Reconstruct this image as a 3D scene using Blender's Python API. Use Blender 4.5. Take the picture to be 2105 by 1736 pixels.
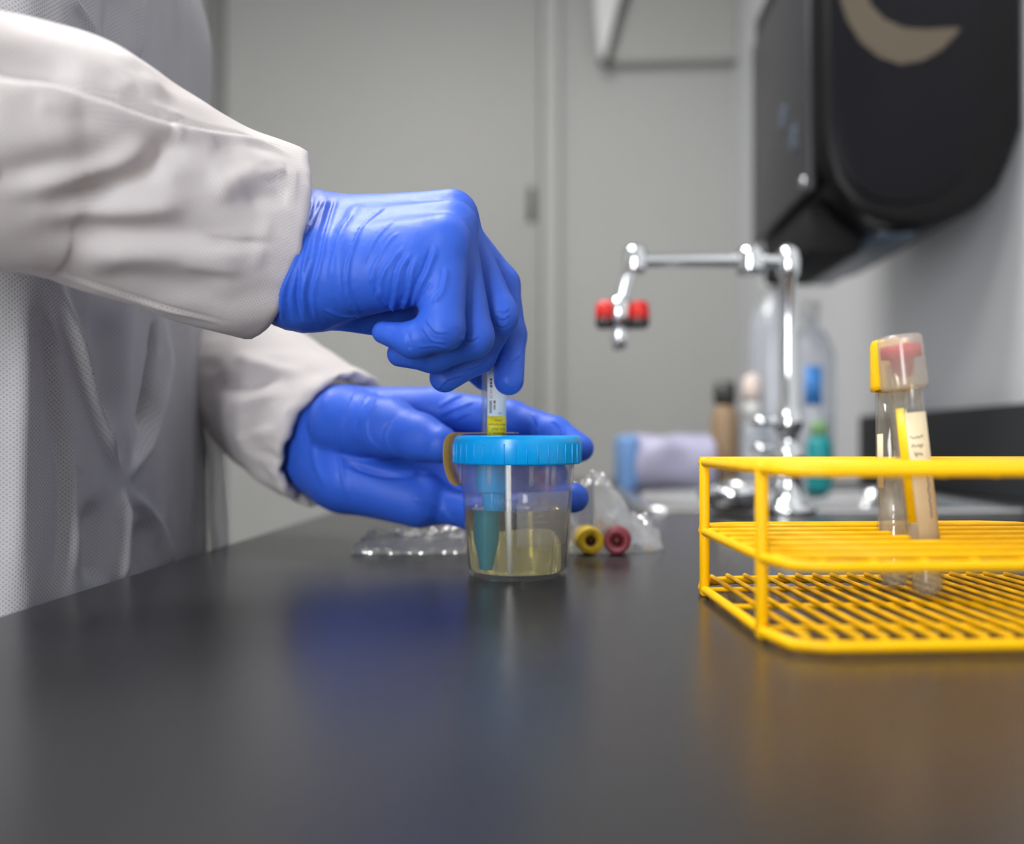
import bpy, bmesh, math, random
import numpy as np
from mathutils import Vector, Matrix, noise

for o in list(bpy.data.objects):
    bpy.data.objects.remove(o)
scene = bpy.context.scene
COL = scene.collection
S = 0.001                      # all sizes below are in millimetres
FPX, HX, HY, CAMH = 1700.0, 1052.5, 905.0, 70.0

# ------------------------------------------------------------------ camera
cam = bpy.data.cameras.new('camera')
cam.sensor_fit = 'HORIZONTAL'; cam.sensor_width = 36.0
cam.lens = 36.0 * FPX / 2105.0
cam.shift_y = (HY - 868.0) / 2105.0
cam.clip_start = 0.01; cam.clip_end = 50
cam.dof.use_dof = True; cam.dof.focus_distance = 0.388; cam.dof.aperture_fstop = 3.4
camo = bpy.data.objects.new('camera', cam); COL.objects.link(camo)
camo.location = (0, 0, CAMH * S); camo.rotation_euler = (math.pi / 2, 0, 0)
scene.camera = camo

# ------------------------------------------------------------------ world, exposure
w = bpy.data.worlds.new('world'); scene.world = w; w.use_nodes = True
w.node_tree.nodes['Background'].inputs[0].default_value = (0.85, 0.9, 1.0, 1)
w.node_tree.nodes['Background'].inputs[1].default_value = 0.3
vs = scene.view_settings
vs.view_transform = 'Standard'; vs.look = 'None'; vs.exposure = 0.0; vs.gamma = 1.0
vs.use_curve_mapping = False
scene.cycles.use_denoising = True
scene.cycles.max_bounces = 10; scene.cycles.diffuse_bounces = 3; scene.cycles.glossy_bounces = 4; scene.cycles.transmission_bounces = 8; scene.cycles.transparent_max_bounces = 20
scene.cycles.use_adaptive_sampling = True; scene.cycles.adaptive_threshold = 0.06; scene.cycles.adaptive_min_samples = 16
LAMP_W = (11.0, 30.0)        # ceiling panel power (W)
WINDOW_W = 48.0      # daylight through the window behind the camera

# room frame: u to the right, v away from the camera, turned a little against the camera
RA = math.atan(0.06)
def room(u, v, z=0.0):
    return (u * math.cos(RA) + v * math.sin(RA), -u * math.sin(RA) + v * math.cos(RA), z)

def area_light(name, u, v, z, su, sv, power, rot, col=(1, 1, 1)):
    l = bpy.data.lights.new(name, 'AREA'); l.shape = 'RECTANGLE'
    l.size = su * S; l.size_y = sv * S; l.energy = power; l.color = col
    o = bpy.data.objects.new(name, l); COL.objects.link(o)
    p = room(u, v, z); o.location = (p[0] * S, p[1] * S, p[2] * S); o.rotation_euler = rot
    return o
CEIL_Z, FLOOR_Z = 1750.0, -900.0
U0, U1, V0, V1 = -1600.0, 546.0, -1500.0, 2654.0
LAMPS = [(-700, -350), (-420, 900)]

# ------------------------------------------------------------------ helpers
def px2w(px, py, d):
    return np.array([(px - HX) * d / FPX, d, CAMH + (HY - py) * d / FPX])
def w2px(V):
    return HX + FPX * V[:, 0] / V[:, 1], HY - FPX * (V[:, 2] - CAMH) / V[:, 1]

WLOC = {}
def _w(o):
    return WLOC.get(o.name, np.zeros(3))
def tag(o, label=None, cat=None, group=None, kind=None):
    if label: o['label'] = label
    if cat: o['category'] = cat
    if group: o['group'] = group
    if kind: o['kind'] = kind
    return o
def thing(name, loc, label, cat, group=None):
    o = bpy.data.objects.new(name, None); COL.objects.link(o)
    o.empty_display_size = 0.02
    loc = np.array(loc, float); WLOC[o.name] = loc; o.location = loc * S
    return tag(o, label, cat, group)
def mobj(name, V, F, mat, parent=None, smooth=True, origin=None, uv=None, sharp=None):
    V = np.asarray(V, float).reshape(-1, 3)
    if origin is None:
        origin = _w(parent) if parent is not None else np.array([(V[:, 0].min() + V[:, 0].max()) / 2, (V[:, 1].min() + V[:, 1].max()) / 2, V[:, 2].min()])
    origin = np.array(origin, float)
    me = bpy.data.meshes.new(name)
    me.from_pydata(((V - origin) * S).tolist(), [], [tuple(int(i) for i in f) for f in F])
    if uv is not None:
        L = me.uv_layers.new(name='uv')
        li = np.zeros(len(me.loops), dtype=np.int32); me.loops.foreach_get('vertex_index', li)
        L.data.foreach_set('uv', np.asarray(uv, np.float32)[li].ravel())
    me.materials.append(mat)
    if smooth:
        me.polygons.foreach_set('use_smooth', [True] * len(me.polygons))
        if sharp: 
            bm = bmesh.new(); bm.from_mesh(me)
            for e in bm.edges:
                if len(e.link_faces) == 2 and e.calc_face_angle(0) > math.radians(sharp): e.smooth = False
            bm.to_mesh(me); bm.free()
    me.update()
    o = bpy.data.objects.new(name, me); COL.objects.link(o)
    if parent is not None: o.parent = parent
    o.location = (origin - (_w(parent) if parent is not None else 0)) * S
    WLOC[o.name] = origin
    return o

class G:
    """collects geometry"""
    def __init__(s): s.V = []; s.F = []
    def add(s, V, F):
        k = len(s.V); s.V += [tuple(v) for v in V]; s.F += [tuple(i + k for i in f) for f in F]; return s
    def obj(s, name, mat, parent=None, **kw): return mobj(name, np.array(s.V), s.F, mat, parent, **kw)
    def xf(s, M):
        s.V = [tuple(M @ Vector(v)) for v in s.V]; return s

def lathe(prof, n=48, c=(0, 0, 0), closed=False):
    V = []; F = []; m = len(prof)
    for (r, z) in prof:
        for k in range(n):
            a = 2 * math.pi * k / n
            V.append((c[0] + r * math.cos(a), c[1] + r * math.sin(a), c[2] + z))
    rng = range(m) if closed else range(m - 1)
    for i in rng:
        j = (i + 1) % m
        for k in range(n):
            k2 = (k + 1) % n
            F.append((i * n + k, i * n + k2, j * n + k2, j * n + k))
    return G().add(V, F)
def tube(path, r, n=12, caps=True):
    P = [Vector(p) for p in path]; R = r if isinstance(r, (list, tuple)) else [r] * len(P)
    V = []; F = []; up = None
    for i, p in enumerate(P):
        t = (P[min(i + 1, len(P) - 1)] - P[max(i - 1, 0)]).normalized()
        if up is None:
            up = Vector((0, 0, 1)) if abs(t.z) < 0.9 else Vector((1, 0, 0))
        a = t.cross(up).normalized(); b = a.cross(t).normalized(); up = b
        for k in range(n):
            th = 2 * math.pi * k / n
            V.append(tuple(p + (a * math.cos(th) + b * math.sin(th)) * R[i]))
    for i in range(len(P) - 1):
        for k in range(n):
            k2 = (k + 1) % n
            F.append((i * n + k, i * n + k2, (i + 1) * n + k2, (i + 1) * n + k))
    if caps:
        F.append(tuple(reversed(range(n)))); F.append(tuple(range((len(P) - 1) * n, len(P) * n)))
    return G().add(V, F)
def spline(pts, n=12):
    """Catmull-Rom through points"""
    P = [np.array(p, float) for p in pts]; P = [2 * P[0] - P[1]] + P + [2 * P[-1] - P[-2]]
    out = []
    for i in range(1, len(P) - 2):
        for k in range(n):
            t = k / n
            out.append(0.5 * ((2 * P[i]) + (P[i + 1] - P[i - 1]) * t + (2 * P[i - 1] - 5 * P[i] + 4 * P[i + 1] - P[i + 2]) * t * t + (3 * P[i] - P[i - 1] - 3 * P[i + 1] + P[i + 2]) * t ** 3))
    out.append(P[-2]); return np.array(out)
def rbox(x0, x1, y0, y1, z0, z1, bev=2.0, seg=2):
    bm = bmesh.new(); bmesh.ops.create_cube(bm, size=1)
    for v in bm.verts:
        v.co = Vector(((x0 + x1) / 2 + v.co.x * (x1 - x0), (y0 + y1) / 2 + v.co.y * (y1 - y0), (z0 + z1) / 2 + v.co.z * (z1 - z0)))
    if bev > 0: bmesh.ops.bevel(bm, geom=bm.edges[:], offset=bev, segments=seg, profile=0.5, affect='EDGES')
    V = [tuple(v.co) for v in bm.verts]; F = [tuple(v.index for v in f.verts) for f in bm.faces]; bm.free()
    return G().add(V, F)
def rm(g):            # room-frame geometry to world
    g.V = [room(*v) for v in g.V]; return g
def prism(poly, h0, h1, axis='y', bev=0.0, seg=3):
    """extrude closed 2D polygon (a, b) along axis; axis 'y': (a=x, b=z); 'z': (a=x, b=y)"""
    bm = bmesh.new()
    mk = (lambda a, b, h: (a, h, b)) if axis == 'y' else (lambda a, b, h: (a, b, h))
    A = [bm.verts.new(mk(a, b, h0)) for a, b in poly]; B = [bm.verts.new(mk(a, b, h1)) for a, b in poly]
    n = len(poly)
    f0 = bm.faces.new(A); f1 = bm.faces.new(B[::-1])
    for i in range(n): bm.faces.new((A[(i + 1) % n], A[i], B[i], B[(i + 1) % n]))
    bmesh.ops.recalc_face_normals(bm, faces=bm.faces[:])
    if bev > 0:
        ed = list(set(f0.edges[:] + f1.edges[:]))
        bmesh.ops.bevel(bm, geom=ed, offset=bev, segments=seg, profile=0.5, affect='EDGES')
    bm.verts.index_update()
    V = [tuple(v.co) for v in bm.verts]; F = [tuple(v.index for v in f.verts) for f in bm.faces]; bm.free()
    return G().add(V, F)
def text_geo(s, size, align='LEFT'):
    c = bpy.data.curves.new('t', 'FONT'); c.body = s; c.size = size; c.align_x = align; c.align_y = 'CENTER'; c.resolution_u = 3
    o = bpy.data.objects.new('t', c); COL.objects.link(o)
    dg = bpy.context.evaluated_depsgraph_get(); me = o.evaluated_get(dg).to_mesh()
    V = [tuple(v.co) for v in me.vertices]; F = [tuple(p.vertices) for p in me.polygons]
    o.evaluated_get(dg).to_mesh_clear(); bpy.data.objects.remove(o); bpy.data.curves.remove(c)
    return V, F
def wrap(V2, c, r, a0, z0, lift=0.0):
    """flat (x, y) text to a cylinder around axis c; x runs left to right seen from the camera"""
    out = []
    for v in V2:
        a = a0 + v[0] / r
        out.append((c[0] + (r + lift) * math.sin(a), c[1] - (r + lift) * math.cos(a), z0 + v[1]))
    return out
def cyl_patch(c, r, a0, a1, z0, z1, th=0.08, n=20, m=2):
    V = []; F = []
    rb, rt = r if isinstance(r, tuple) else (r, r)
    for ex_ in (th, 0.0):
        for i in range(n + 1):
            a = a0 + (a1 - a0) * i / n
            for j in range(m):
                z = z0 + (z1 - z0) * j / (m - 1); rr = rb + (rt - rb) * j / (m - 1) + ex_
                V.append((c[0] + rr * math.sin(a), c[1] - rr * math.cos(a), z))
    k = (n + 1) * m
    for i in range(n):
        for j in range(m - 1):
            q = (i * m + j, (i + 1) * m + j, (i + 1) * m + j + 1, i * m + j + 1)
            F.append(q); F.append(tuple(x + k for x in reversed(q)))
    for i in range(n):
        F.append((i * m, i * m + k, (i + 1) * m + k, (i + 1) * m)); 
        F.append((i * m + m - 1, (i + 1) * m + m - 1, (i + 1) * m + m - 1 + k, i * m + m - 1 + k))
    F.append((0, m - 1, m - 1 + k, k)); F.append((n * m, n * m + k, n * m + m - 1 + k, n * m + m - 1))
    return G().add(V, F)

# ------------------------------------------------------------------ materials
def lin(r, g, b):
    f = lambda c: ((c / 255 + 0.055) / 1.055) ** 2.4 if c > 10 else c / 255 / 12.92
    return (f(r), f(g), f(b), 1)
def mat(name, col, rough=0.5, metal=0.0, trans=0.0, ior=1.45, spec=0.5, bump=None, var=None, sss=None, coat=0.0, alpha=None):
    m = bpy.data.materials.new(name); m.use_nodes = True
    nt = m.node_tree; b = nt.nodes['Principled BSDF']
    b.inputs['Base Color'].default_value = col; b.inputs['Roughness'].default_value = rough
    b.inputs['Metallic'].default_value = metal; b.inputs['Transmission Weight'].default_value = trans
    b.inputs['IOR'].default_value = ior; b.inputs['Specular IOR Level'].default_value = spec
    b.inputs['Coat Weight'].default_value = coat
    tc = nt.nodes.new('ShaderNodeTexCoord')
    if bump:
        n = nt.nodes.new('ShaderNodeTexNoise'); n.inputs['Scale'].default_value = bump[0]; n.inputs['Detail'].default_value = 4
        nt.links.new(tc.outputs['Object'], n.inputs['Vector'])
        bp = nt.nodes.new('ShaderNodeBump'); bp.inputs['Strength'].default_value = bump[1]; bp.inputs['Distance'].default_value = bump[2]
        nt.links.new(n.outputs['Fac'], bp.inputs['Height']); nt.links.new(bp.outputs['Normal'], b.inputs['Normal'])
    if var:
        n2 = nt.nodes.new('ShaderNodeTexNoise'); n2.inputs['Scale'].default_value = var[0]; n2.inputs['Detail'].default_value = 3
        nt.links.new(tc.outputs['Object'], n2.inputs['Vector'])
        mx = nt.nodes.new('ShaderNodeMix'); mx.data_type = 'RGBA'
        mx.inputs[6].default_value = col; mx.inputs[7].default_value = tuple(c * var[1] for c in col[:3]) + (1,)
        nt.links.new(n2.outputs['Fac'], mx.inputs[0]); nt.links.new(mx.outputs[2], b.inputs['Base Color'])
    return m
def film_mat(name, tint=(1, 1, 1, 1), gloss=0.2, rough=0.1, milk=0.1, milkcol=(0.8, 0.8, 0.8, 1), bump=None):
    """thin clear plastic: see-through with a sheen and a little haze of its own"""
    m = bpy.data.materials.new(name); m.use_nodes = True; nt = m.node_tree; nt.nodes.clear()
    out = nt.nodes.new('ShaderNodeOutputMaterial')
    tr = nt.nodes.new('ShaderNodeBsdfTransparent'); tr.inputs[0].default_value = tint
    df = nt.nodes.new('ShaderNodeBsdfDiffuse'); df.inputs[0].default_value = milkcol
    tl = nt.nodes.new('ShaderNodeBsdfTranslucent'); tl.inputs[0].default_value = milkcol
    dm = nt.nodes.new('ShaderNodeMixShader'); dm.inputs[0].default_value = 0.5
    nt.links.new(df.outputs[0], dm.inputs[1]); nt.links.new(tl.outputs[0], dm.inputs[2])
    m1 = nt.nodes.new('ShaderNodeMixShader'); m1.inputs[0].default_value = milk
    nt.links.new(tr.outputs[0], m1.inputs[1]); nt.links.new(dm.outputs[0], m1.inputs[2])
    gl = nt.nodes.new('ShaderNodeBsdfGlossy'); gl.inputs['Roughness'].default_value = rough
    lw = nt.nodes.new('ShaderNodeLayerWeight'); lw.inputs['Blend'].default_value = 0.5
    pw = nt.nodes.new('ShaderNodeMath'); pw.operation = 'POWER'; pw.inputs[1].default_value = 4.0; nt.links.new(lw.outputs['Facing'], pw.inputs[0])
    mul = nt.nodes.new('ShaderNodeMath'); mul.operation = 'MULTIPLY_ADD'; mul.inputs[1].default_value = 0.6; mul.inputs[2].default_value = gloss + 0.02
    mul.use_clamp = True
    nt.links.new(pw.outputs[0], mul.inputs[0])
    m2 = nt.nodes.new('ShaderNodeMixShader'); nt.links.new(mul.outputs[0], m2.inputs[0])
    nt.links.new(m1.outputs[0], m2.inputs[1]); nt.links.new(gl.outputs[0], m2.inputs[2])
    nt.links.new(m2.outputs[0], out.inputs[0])
    return m
def fabric_mat(name, col, dots=0.35, trans=0.25, pitch=1.5):
    """spun-bonded gown cloth: woven dot emboss from the uv layer (uv in mm)"""
    m = bpy.data.materials.new(name); m.use_nodes = True; nt = m.node_tree
    b = nt.nodes['Principled BSDF']; out = nt.nodes['Material Output']
    b.inputs['Roughness'].default_value = 0.75; b.inputs['Specular IOR Level'].default_value = 0.25
    uv = nt.nodes.new('ShaderNodeUVMap'); uv.uv_map = 'uv'
    mp = nt.nodes.new('ShaderNodeMapping'); mp.inputs['Rotation'].default_value = (0, 0, math.radians(45)); mp.inputs['Scale'].default_value = (1 / pitch,) * 3
    nt.links.new(uv.outputs[0], mp.inputs[0])
    fr = nt.nodes.new('ShaderNodeVectorMath'); fr.operation = 'FRACTION'; nt.links.new(mp.outputs[0], fr.inputs[0])
    sb = nt.nodes.new('ShaderNodeVectorMath'); sb.operation = 'SUBTRACT'; sb.inputs[1].default_value = (0.5, 0.5, 0); nt.links.new(fr.outputs[0], sb.inputs[0])
    ln = nt.nodes.new('ShaderNodeVectorMath'); ln.operation = 'LENGTH'; nt.links.new(sb.outputs[0], ln.inputs[0])
    mr = nt.nodes.new('ShaderNodeMapRange'); mr.inputs[1].default_value = 0.16; mr.inputs[2].default_value = 0.34; mr.inputs[3].default_value = 1; mr.inputs[4].default_value = 0
    nt.links.new(ln.outputs['Value'], mr.inputs[0])
    ns = nt.nodes.new('ShaderNodeTexNoise'); ns.inputs['Scale'].default_value = 0.06; ns.inputs['Detail'].default_value = 4; nt.links.new(uv.outputs[0], ns.inputs['Vector'])
    ml = nt.nodes.new('ShaderNodeMath'); ml.operation = 'MULTIPLY'; nt.links.new(mr.outputs[0], ml.inputs[0]); ml.inputs[1].default_value = dots
    mx = nt.nodes.new('ShaderNodeMix'); mx.data_type = 'RGBA'; mx.inputs[6].default_value = col
    mx.inputs[7].default_value = (col[0] * 0.3, col[1] * 0.27, col[2] * 0.26, 1)
    nt.links.new(ml.outputs[0], mx.inputs[0]); nt.links.new(mx.outputs[2], b.inputs['Base Color'])
    bp = nt.nodes.new('ShaderNodeBump'); bp.inputs['Strength'].default_value = 0.35; bp.inputs['Distance'].default_value = 0.0003; bp.invert = True
    ad = nt.nodes.new('ShaderNodeMath'); ad.operation = 'ADD'; nt.links.new(mr.outputs[0], ad.inputs[0])
    n3 = nt.nodes.new('ShaderNodeMath'); n3.operation = 'MULTIPLY'; n3.inputs[1].default_value = 3.0; nt.links.new(ns.outputs[0], n3.inputs[0]); nt.links.new(n3.outputs[0], ad.inputs[1])
    nt.links.new(ad.outputs[0], bp.inputs['Height']); nt.links.new(bp.outputs[0], b.inputs['Normal'])
    tl = nt.nodes.new('ShaderNodeBsdfTranslucent'); nt.links.new(mx.outputs[2], tl.inputs[0])
    ms = nt.nodes.new('ShaderNodeMixShader'); ms.inputs[0].default_value = trans
    nt.links.new(b.outputs[0], ms.inputs[1]); nt.links.new(tl.outputs[0], ms.inputs[2]); nt.links.new(ms.outputs[0], out.inputs[0])
    return m

M = {}
M['wall'] = mat('painted_wall', lin(176, 176, 174), 0.6, bump=(40, 0.1, 0.002), var=(1.2, 0.93))
M['wall_right'] = mat('white_wall', lin(215, 216, 219), 0.6, bump=(40, 0.1, 0.002))
M['ceiling'] = mat('ceiling_tile', lin(225, 225, 222), 0.8, bump=(60, 0.2, 0.002))
M['floor'] = mat('vinyl_floor', lin(130, 128, 124), 0.4, var=(6, 0.85))
M['door'] = mat('grey_door', lin(160, 160, 158), 0.5, var=(0.9, 0.92))
M['frame'] = mat('door_frame', lin(120, 120, 118), 0.5)
M['darkmetal'] = mat('dark_metal', lin(70, 70, 68), 0.4, metal=0.5)
M['epoxy'] = mat('black_epoxy_top', lin(48, 48, 50), 0.27, spec=0.65, bump=(900, 0.04, 0.0003), var=(500, 0.75))
M['splash'] = mat('black_backsplash', lin(44, 45, 48), 0.55, bump=(300, 0.1, 0.0005))
M['cabinet'] = mat('grey_laminate', lin(165, 165, 162), 0.45)
M['steel'] = mat('brushed_steel', lin(200, 200, 200), 0.25, metal=1.0)
M['chrome'] = mat('chrome', lin(225, 228, 230), 0.1, metal=1.0)
M['red'] = mat('red_plastic', lin(215, 32, 24), 0.35)
M['blackplastic'] = mat('black_plastic', lin(14, 14, 16), 0.36, spec=0.2, bump=(200, 0.05, 0.0005))
M['blackpanel'] = mat('smoked_panel', lin(24, 24, 28), 0.3, spec=0.12)
M['greyplastic'] = mat('charcoal_plastic', lin(46, 46, 50), 0.35)
M['void'] = mat('matte_black', lin(6, 6, 7), 0.8)
M['smoke'] = mat('smoky_brown_window', lin(88, 78, 64), 0.3)
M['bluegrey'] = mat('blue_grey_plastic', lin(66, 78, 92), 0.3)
M['yellow'] = mat('yellow_epoxy_wire', lin(252, 192, 0), 0.45, spec=0.3, bump=(250, 0.1, 0.0005))
M['glove'] = mat('blue_nitrile', lin(48, 94, 206), 0.5, spec=0.38, bump=(140, 0.35, 0.0012), var=(30, 0.88))
M['gown'] = fabric_mat('gown_cloth', lin(196, 195, 198), dots=0.42, trans=0.25)
M['sleeve'] = fabric_mat('sleeve_cloth', lin(219, 213, 212), dots=0.3, trans=0.22, pitch=1.25)
M['darkcloth'] = mat('dark_scrubs', lin(26, 24, 26), 0.9)
M['lid'] = mat('cyan_plastic', lin(0, 158, 235), 0.25, spec=0.5)
M['cup'] = film_mat('clear_polypropylene', (0.97, 0.97, 0.97, 1), 0.03, 0.04, 0.06, (0.85, 0.86, 0.9, 1))
M['frost'] = film_mat('frosted_panel', (0.96, 0.96, 0.96, 1), 0.0, 0.4, 0.12, (0.9, 0.9, 0.92, 1))
M['straw'] = film_mat('translucent_straw', (0.9, 0.9, 0.9, 1), 0.05, 0.2, 0.65, (0.95, 0.95, 0.93, 1))
M['glass'] = film_mat('tube_plastic', (0.95, 0.96, 0.95, 1), 0.04, 0.05, 0.05, (0.8, 0.82, 0.82, 1))
M['clearcap'] = film_mat('clear_cap', (0.92, 0.9, 0.87, 1), 0.03, 0.2, 0.3, (0.86, 0.84, 0.8, 1))
M['film'] = film_mat('clear_bag_film', (0.95, 0.95, 0.95, 1), 0.2, 0.1, 0.14, (0.95, 0.95, 0.95, 1))
M['stopper_red'] = mat('red_stopper', lin(196, 62, 66), 0.5)
M['stopper_dark'] = mat('dark_red_stopper', lin(70, 16, 14), 0.5)
M['cap_maroon'] = mat('maroon_cap', lin(120, 40, 52), 0.4)
M['cap_yellow'] = mat('yellow_cap', lin(246, 200, 10), 0.35)
M['cap_mustard'] = mat('mustard_cap', lin(205, 172, 30), 0.4)
M['paper'] = mat('white_label', lin(236, 236, 234), 0.5)
M['paper_beige'] = mat('beige_label', lin(232, 214, 178), 0.6, var=(200, 0.93))
M['paper_yellow'] = mat('yellow_label_band', lin(196, 186, 20), 0.45)
M['ink'] = mat('ink', lin(45, 45, 35), 0.6)
M['ink_grey'] = mat('grey_ink', lin(110, 105, 112), 0.6)
M['ink_blue'] = mat('pen_ink', lin(70, 72, 110), 0.6)
M['flap'] = film_mat('amber_sticker', (1.0, 0.9, 0.6, 1), 0.05, 0.15, 0.5, lin(250, 205, 70))
M['lavender'] = mat('lavender_film', lin(176, 174, 200), 0.4, var=(25, 0.85), bump=(60, 0.4, 0.002))
M['blue_end'] = mat('pale_blue_plastic', lin(110, 150, 205), 0.4)
M['amber'] = mat('tan_bottle', lin(150, 124, 96), 0.4)
M['whiteplastic'] = mat('white_plastic', lin(225, 225, 224), 0.4)
M['pinkcap'] = mat('pale_pink_plastic', lin(224, 206, 198), 0.4)
M['paleblue'] = film_mat('pale_blue_bottle', (0.95, 0.97, 1, 1), 0.03, 0.2, 0.4, lin(238, 241, 248))
M['blue_label'] = mat('blue_label', lin(60, 130, 205), 0.4)
M['lightblue'] = mat('light_blue_plastic', lin(130, 180, 225), 0.4)
M['teal'] = mat('teal_plastic', lin(20, 140, 145), 0.4)
M['green'] = mat('green_plastic', lin(120, 160, 110), 0.4)
M['lamp'] = mat('lamp_diffuser', lin(240, 240, 240), 0.5)
nt = M['lamp'].node_tree; nt.nodes['Principled BSDF'].inputs['Emission Color'].default_value = (1, 1, 1, 1); nt.nodes['Principled BSDF'].inputs['Emission Strength'].default_value = 4
# liquid: refracts, faint yellow absorption in its volume
m = bpy.data.materials.new('urine'); m.use_nodes = True; nt = m.node_tree; nt.nodes.clear()
out = nt.nodes.new('ShaderNodeOutputMaterial'); rf = nt.nodes.new('ShaderNodeBsdfGlass'); rf.inputs['IOR'].default_value = 1.33; rf.inputs['Roughness'].default_value = 0.0
rf.inputs['Color'].default_value = (1, 1, 1, 1); nt.links.new(rf.outputs[0], out.inputs[0])
va = nt.nodes.new('ShaderNodeVolumeAbsorption'); va.inputs['Color'].default_value = (0.95, 0.88, 0.34, 1); va.inputs['Density'].default_value = 36
nt.links.new(va.outputs[0], out.inputs[1]); M['urine'] = m

# ------------------------------------------------------------------ the room
def struct(name, g, m, **kw):
    o = g.obj(name, m, **kw); o['kind'] = 'structure'; return o
struct('floor', rm(rbox(U0 - 100, U1 + 100, V0 - 100, V1 + 100, FLOOR_Z - 40, FLOOR_Z, 0)), M['floor'], smooth=False)
struct('ceiling', rm(rbox(U0 - 100, U1 + 100, V0 - 100, V1 + 100, CEIL_Z, CEIL_Z + 40, 0)), M['ceiling'], smooth=False)
struct('wall_right', rm(rbox(U1, U1 + 80, V0, V1, FLOOR_Z, CEIL_Z, 0)), M['wall_right'], smooth=False)
struct('wall_left', rm(rbox(U0 - 80, U0, V0, V1, FLOOR_Z, CEIL_Z, 0)), M['wall'], smooth=False)
struct('wall_far', rm(rbox(U0 - 80, U1 + 80, V1, V1 + 80, FLOOR_Z, CEIL_Z, 0)), M['wall'], smooth=False)
# wall behind the camera, with a window opening
g = G()
WU0, WU1, WZ0, WZ1 = -740, -340, -480, 1100
for (a, b, c, d) in ((U0 - 80, WU0, FLOOR_Z, CEIL_Z), (WU1, U1 + 80, FLOOR_Z, CEIL_Z), (WU0, WU1, FLOOR_Z, WZ0), (WU0, WU1, WZ1, CEIL_Z)):
    t = rbox(a, b, V0 - 80, V0, c, d, 0); g.add(t.V, t.F)
struct('wall_near', rm(g), M['wall'], smooth=False)
win = thing('window_1', np.array(room((WU0 + WU1) / 2, V0 - 40, WZ0)), None, None); win['kind'] = 'structure'
for (a, b, c, d) in ((WU0, WU0 + 40, WZ0, WZ1), (WU1 - 40, WU1, WZ0, WZ1), (WU0, WU1, WZ0, WZ0 + 40), (WU0, WU1, WZ1 - 40, WZ1), ((WU0 + WU1) / 2 - 20, (WU0 + WU1) / 2 + 20, WZ0, WZ1)):
    rm(rbox(a, b, V0 - 60, V0 - 10, c, d, 3)).obj('window_frame', M['whiteplastic'], win, smooth=False)
area_light('window_daylight', (WU0 + WU1) / 2, V0 - 62, (WZ0 + WZ1) / 2, WU1 - WU0 - 80, WZ1 - WZ0 - 80, WINDOW_W, (math.pi / 2, 0, -RA), (0.95, 0.97, 1.0))
for k, (lu, lv) in enumerate(LAMPS):
    p = np.array(room(lu, lv, CEIL_Z))
    t = thing('ceiling_light', p - [0, 0, 30], ['square ceiling light panel above the near end of the counter', 'square ceiling light panel above the middle of the counter'][k], 'light', 'ceiling light panels')
    rm(rbox(lu - 310, lu + 310, lv - 310, lv + 310, CEIL_Z - 20, CEIL_Z, 3)).obj('housing', M['whiteplastic'], t, smooth=False)
    rm(rbox(lu - 290, lu + 290, lv - 290, lv + 290, CEIL_Z - 26, CEIL_Z - 18, 2)).obj('diffuser', M['lamp'], t, smooth=False)
    area_light('ceiling_lamp_glow', lu, lv, CEIL_Z - 30, 560, 560, LAMP_W[k], (0, 0, -RA), (1.0, 0.98, 0.95))
# door in the far wall
def far_u(px, v):      # room u of an image column on a plane of constant v
    k = (px - HX) / FPX      # X = k d ; X = u c + v s, d = -u s + v c
    c, s = math.cos(RA), math.sin(RA)
    return v * (k * c - s) / (c + k * s)
dv = V1 - 12
du0, du1 = far_u(470, dv), far_u(1112, dv)
door = struct('door_1', rm(rbox(du0, du1, dv - 30, dv + 12, FLOOR_Z + 5, 1500, 3)), M['door'], smooth=False)
hz = CAMH + (HY - 420) * 2600 / FPX
hu = far_u(1092, dv - 40)
rm(rbox(hu - 12, hu + 12, dv - 38, dv - 28, hz - 55, hz + 55, 4)).obj('door_handle', M['darkmetal'], door)
fr = struct('trim_1', rm(rbox(du0 - 70, du0 - 4, dv - 36, dv + 12, FLOOR_Z, 1560, 3)), M['frame'], smooth=False)
fr = struct('trim_2', rm(rbox(du1 + 4, du1 + 60, dv - 22, dv + 12, FLOOR_Z, 1560, 3)), M['wall'], smooth=False)

# wall cabinet on the far wall, its side strut dark
cu0, cu1 = far_u(1252, V1 - 50), far_u(1500, V1 - 50)
cz = CAMH + (HY - 132) * (V1 - 50) / FPX
t = thing('wall_cabinet', np.array(room((cu0 + cu1) / 2, V1 - 30, cz)), 'grey wall cabinet high in the far corner beside the black dispenser', 'cabinet')
rm(rbox(cu0 + 12, U1 - 1, V1 - 50, V1 - 1, cz, cz + 560, 4)).obj('body', M['cabinet'], t, smooth=False)
g = G(); 
x0 = far_u(1240, V1 - 58); x1 = far_u(1287, V1 - 58)
V = []
for y in (V1 - 72, V1 - 52):
    V += [(x0 - 14, y, cz - 14), (x0 + 14, y, cz - 14), (x1 + 120, y, cz + 560), (x1 + 92, y, cz + 560)]
g.add(V, [(0, 1, 2, 3), (7, 6, 5, 4), (0, 4, 5, 1), (1, 5, 6, 2), (2, 6, 7, 3), (3, 7, 4, 0)])
rm(g).obj('door_edge', M['darkmetal'], t, smooth=False)
x0 = far_u(1228, V1 - 58)
g = G(); V = []
for y in (V1 - 74, V1 - 56):
    V += [(x0 + 4, y, cz + 40), (x0 + 18, y, cz - 10), (x0 + 165, y, cz + 560), (x0 - 40, y, cz + 560)]
g.add(V, [(0, 1, 2, 3), (7, 6, 5, 4), (0, 4, 5, 1), (1, 5, 6, 2), (2, 6, 7, 3), (3, 7, 4, 0)])
rm(g).obj('door', M['whiteplastic'], t, smooth=False)

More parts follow.
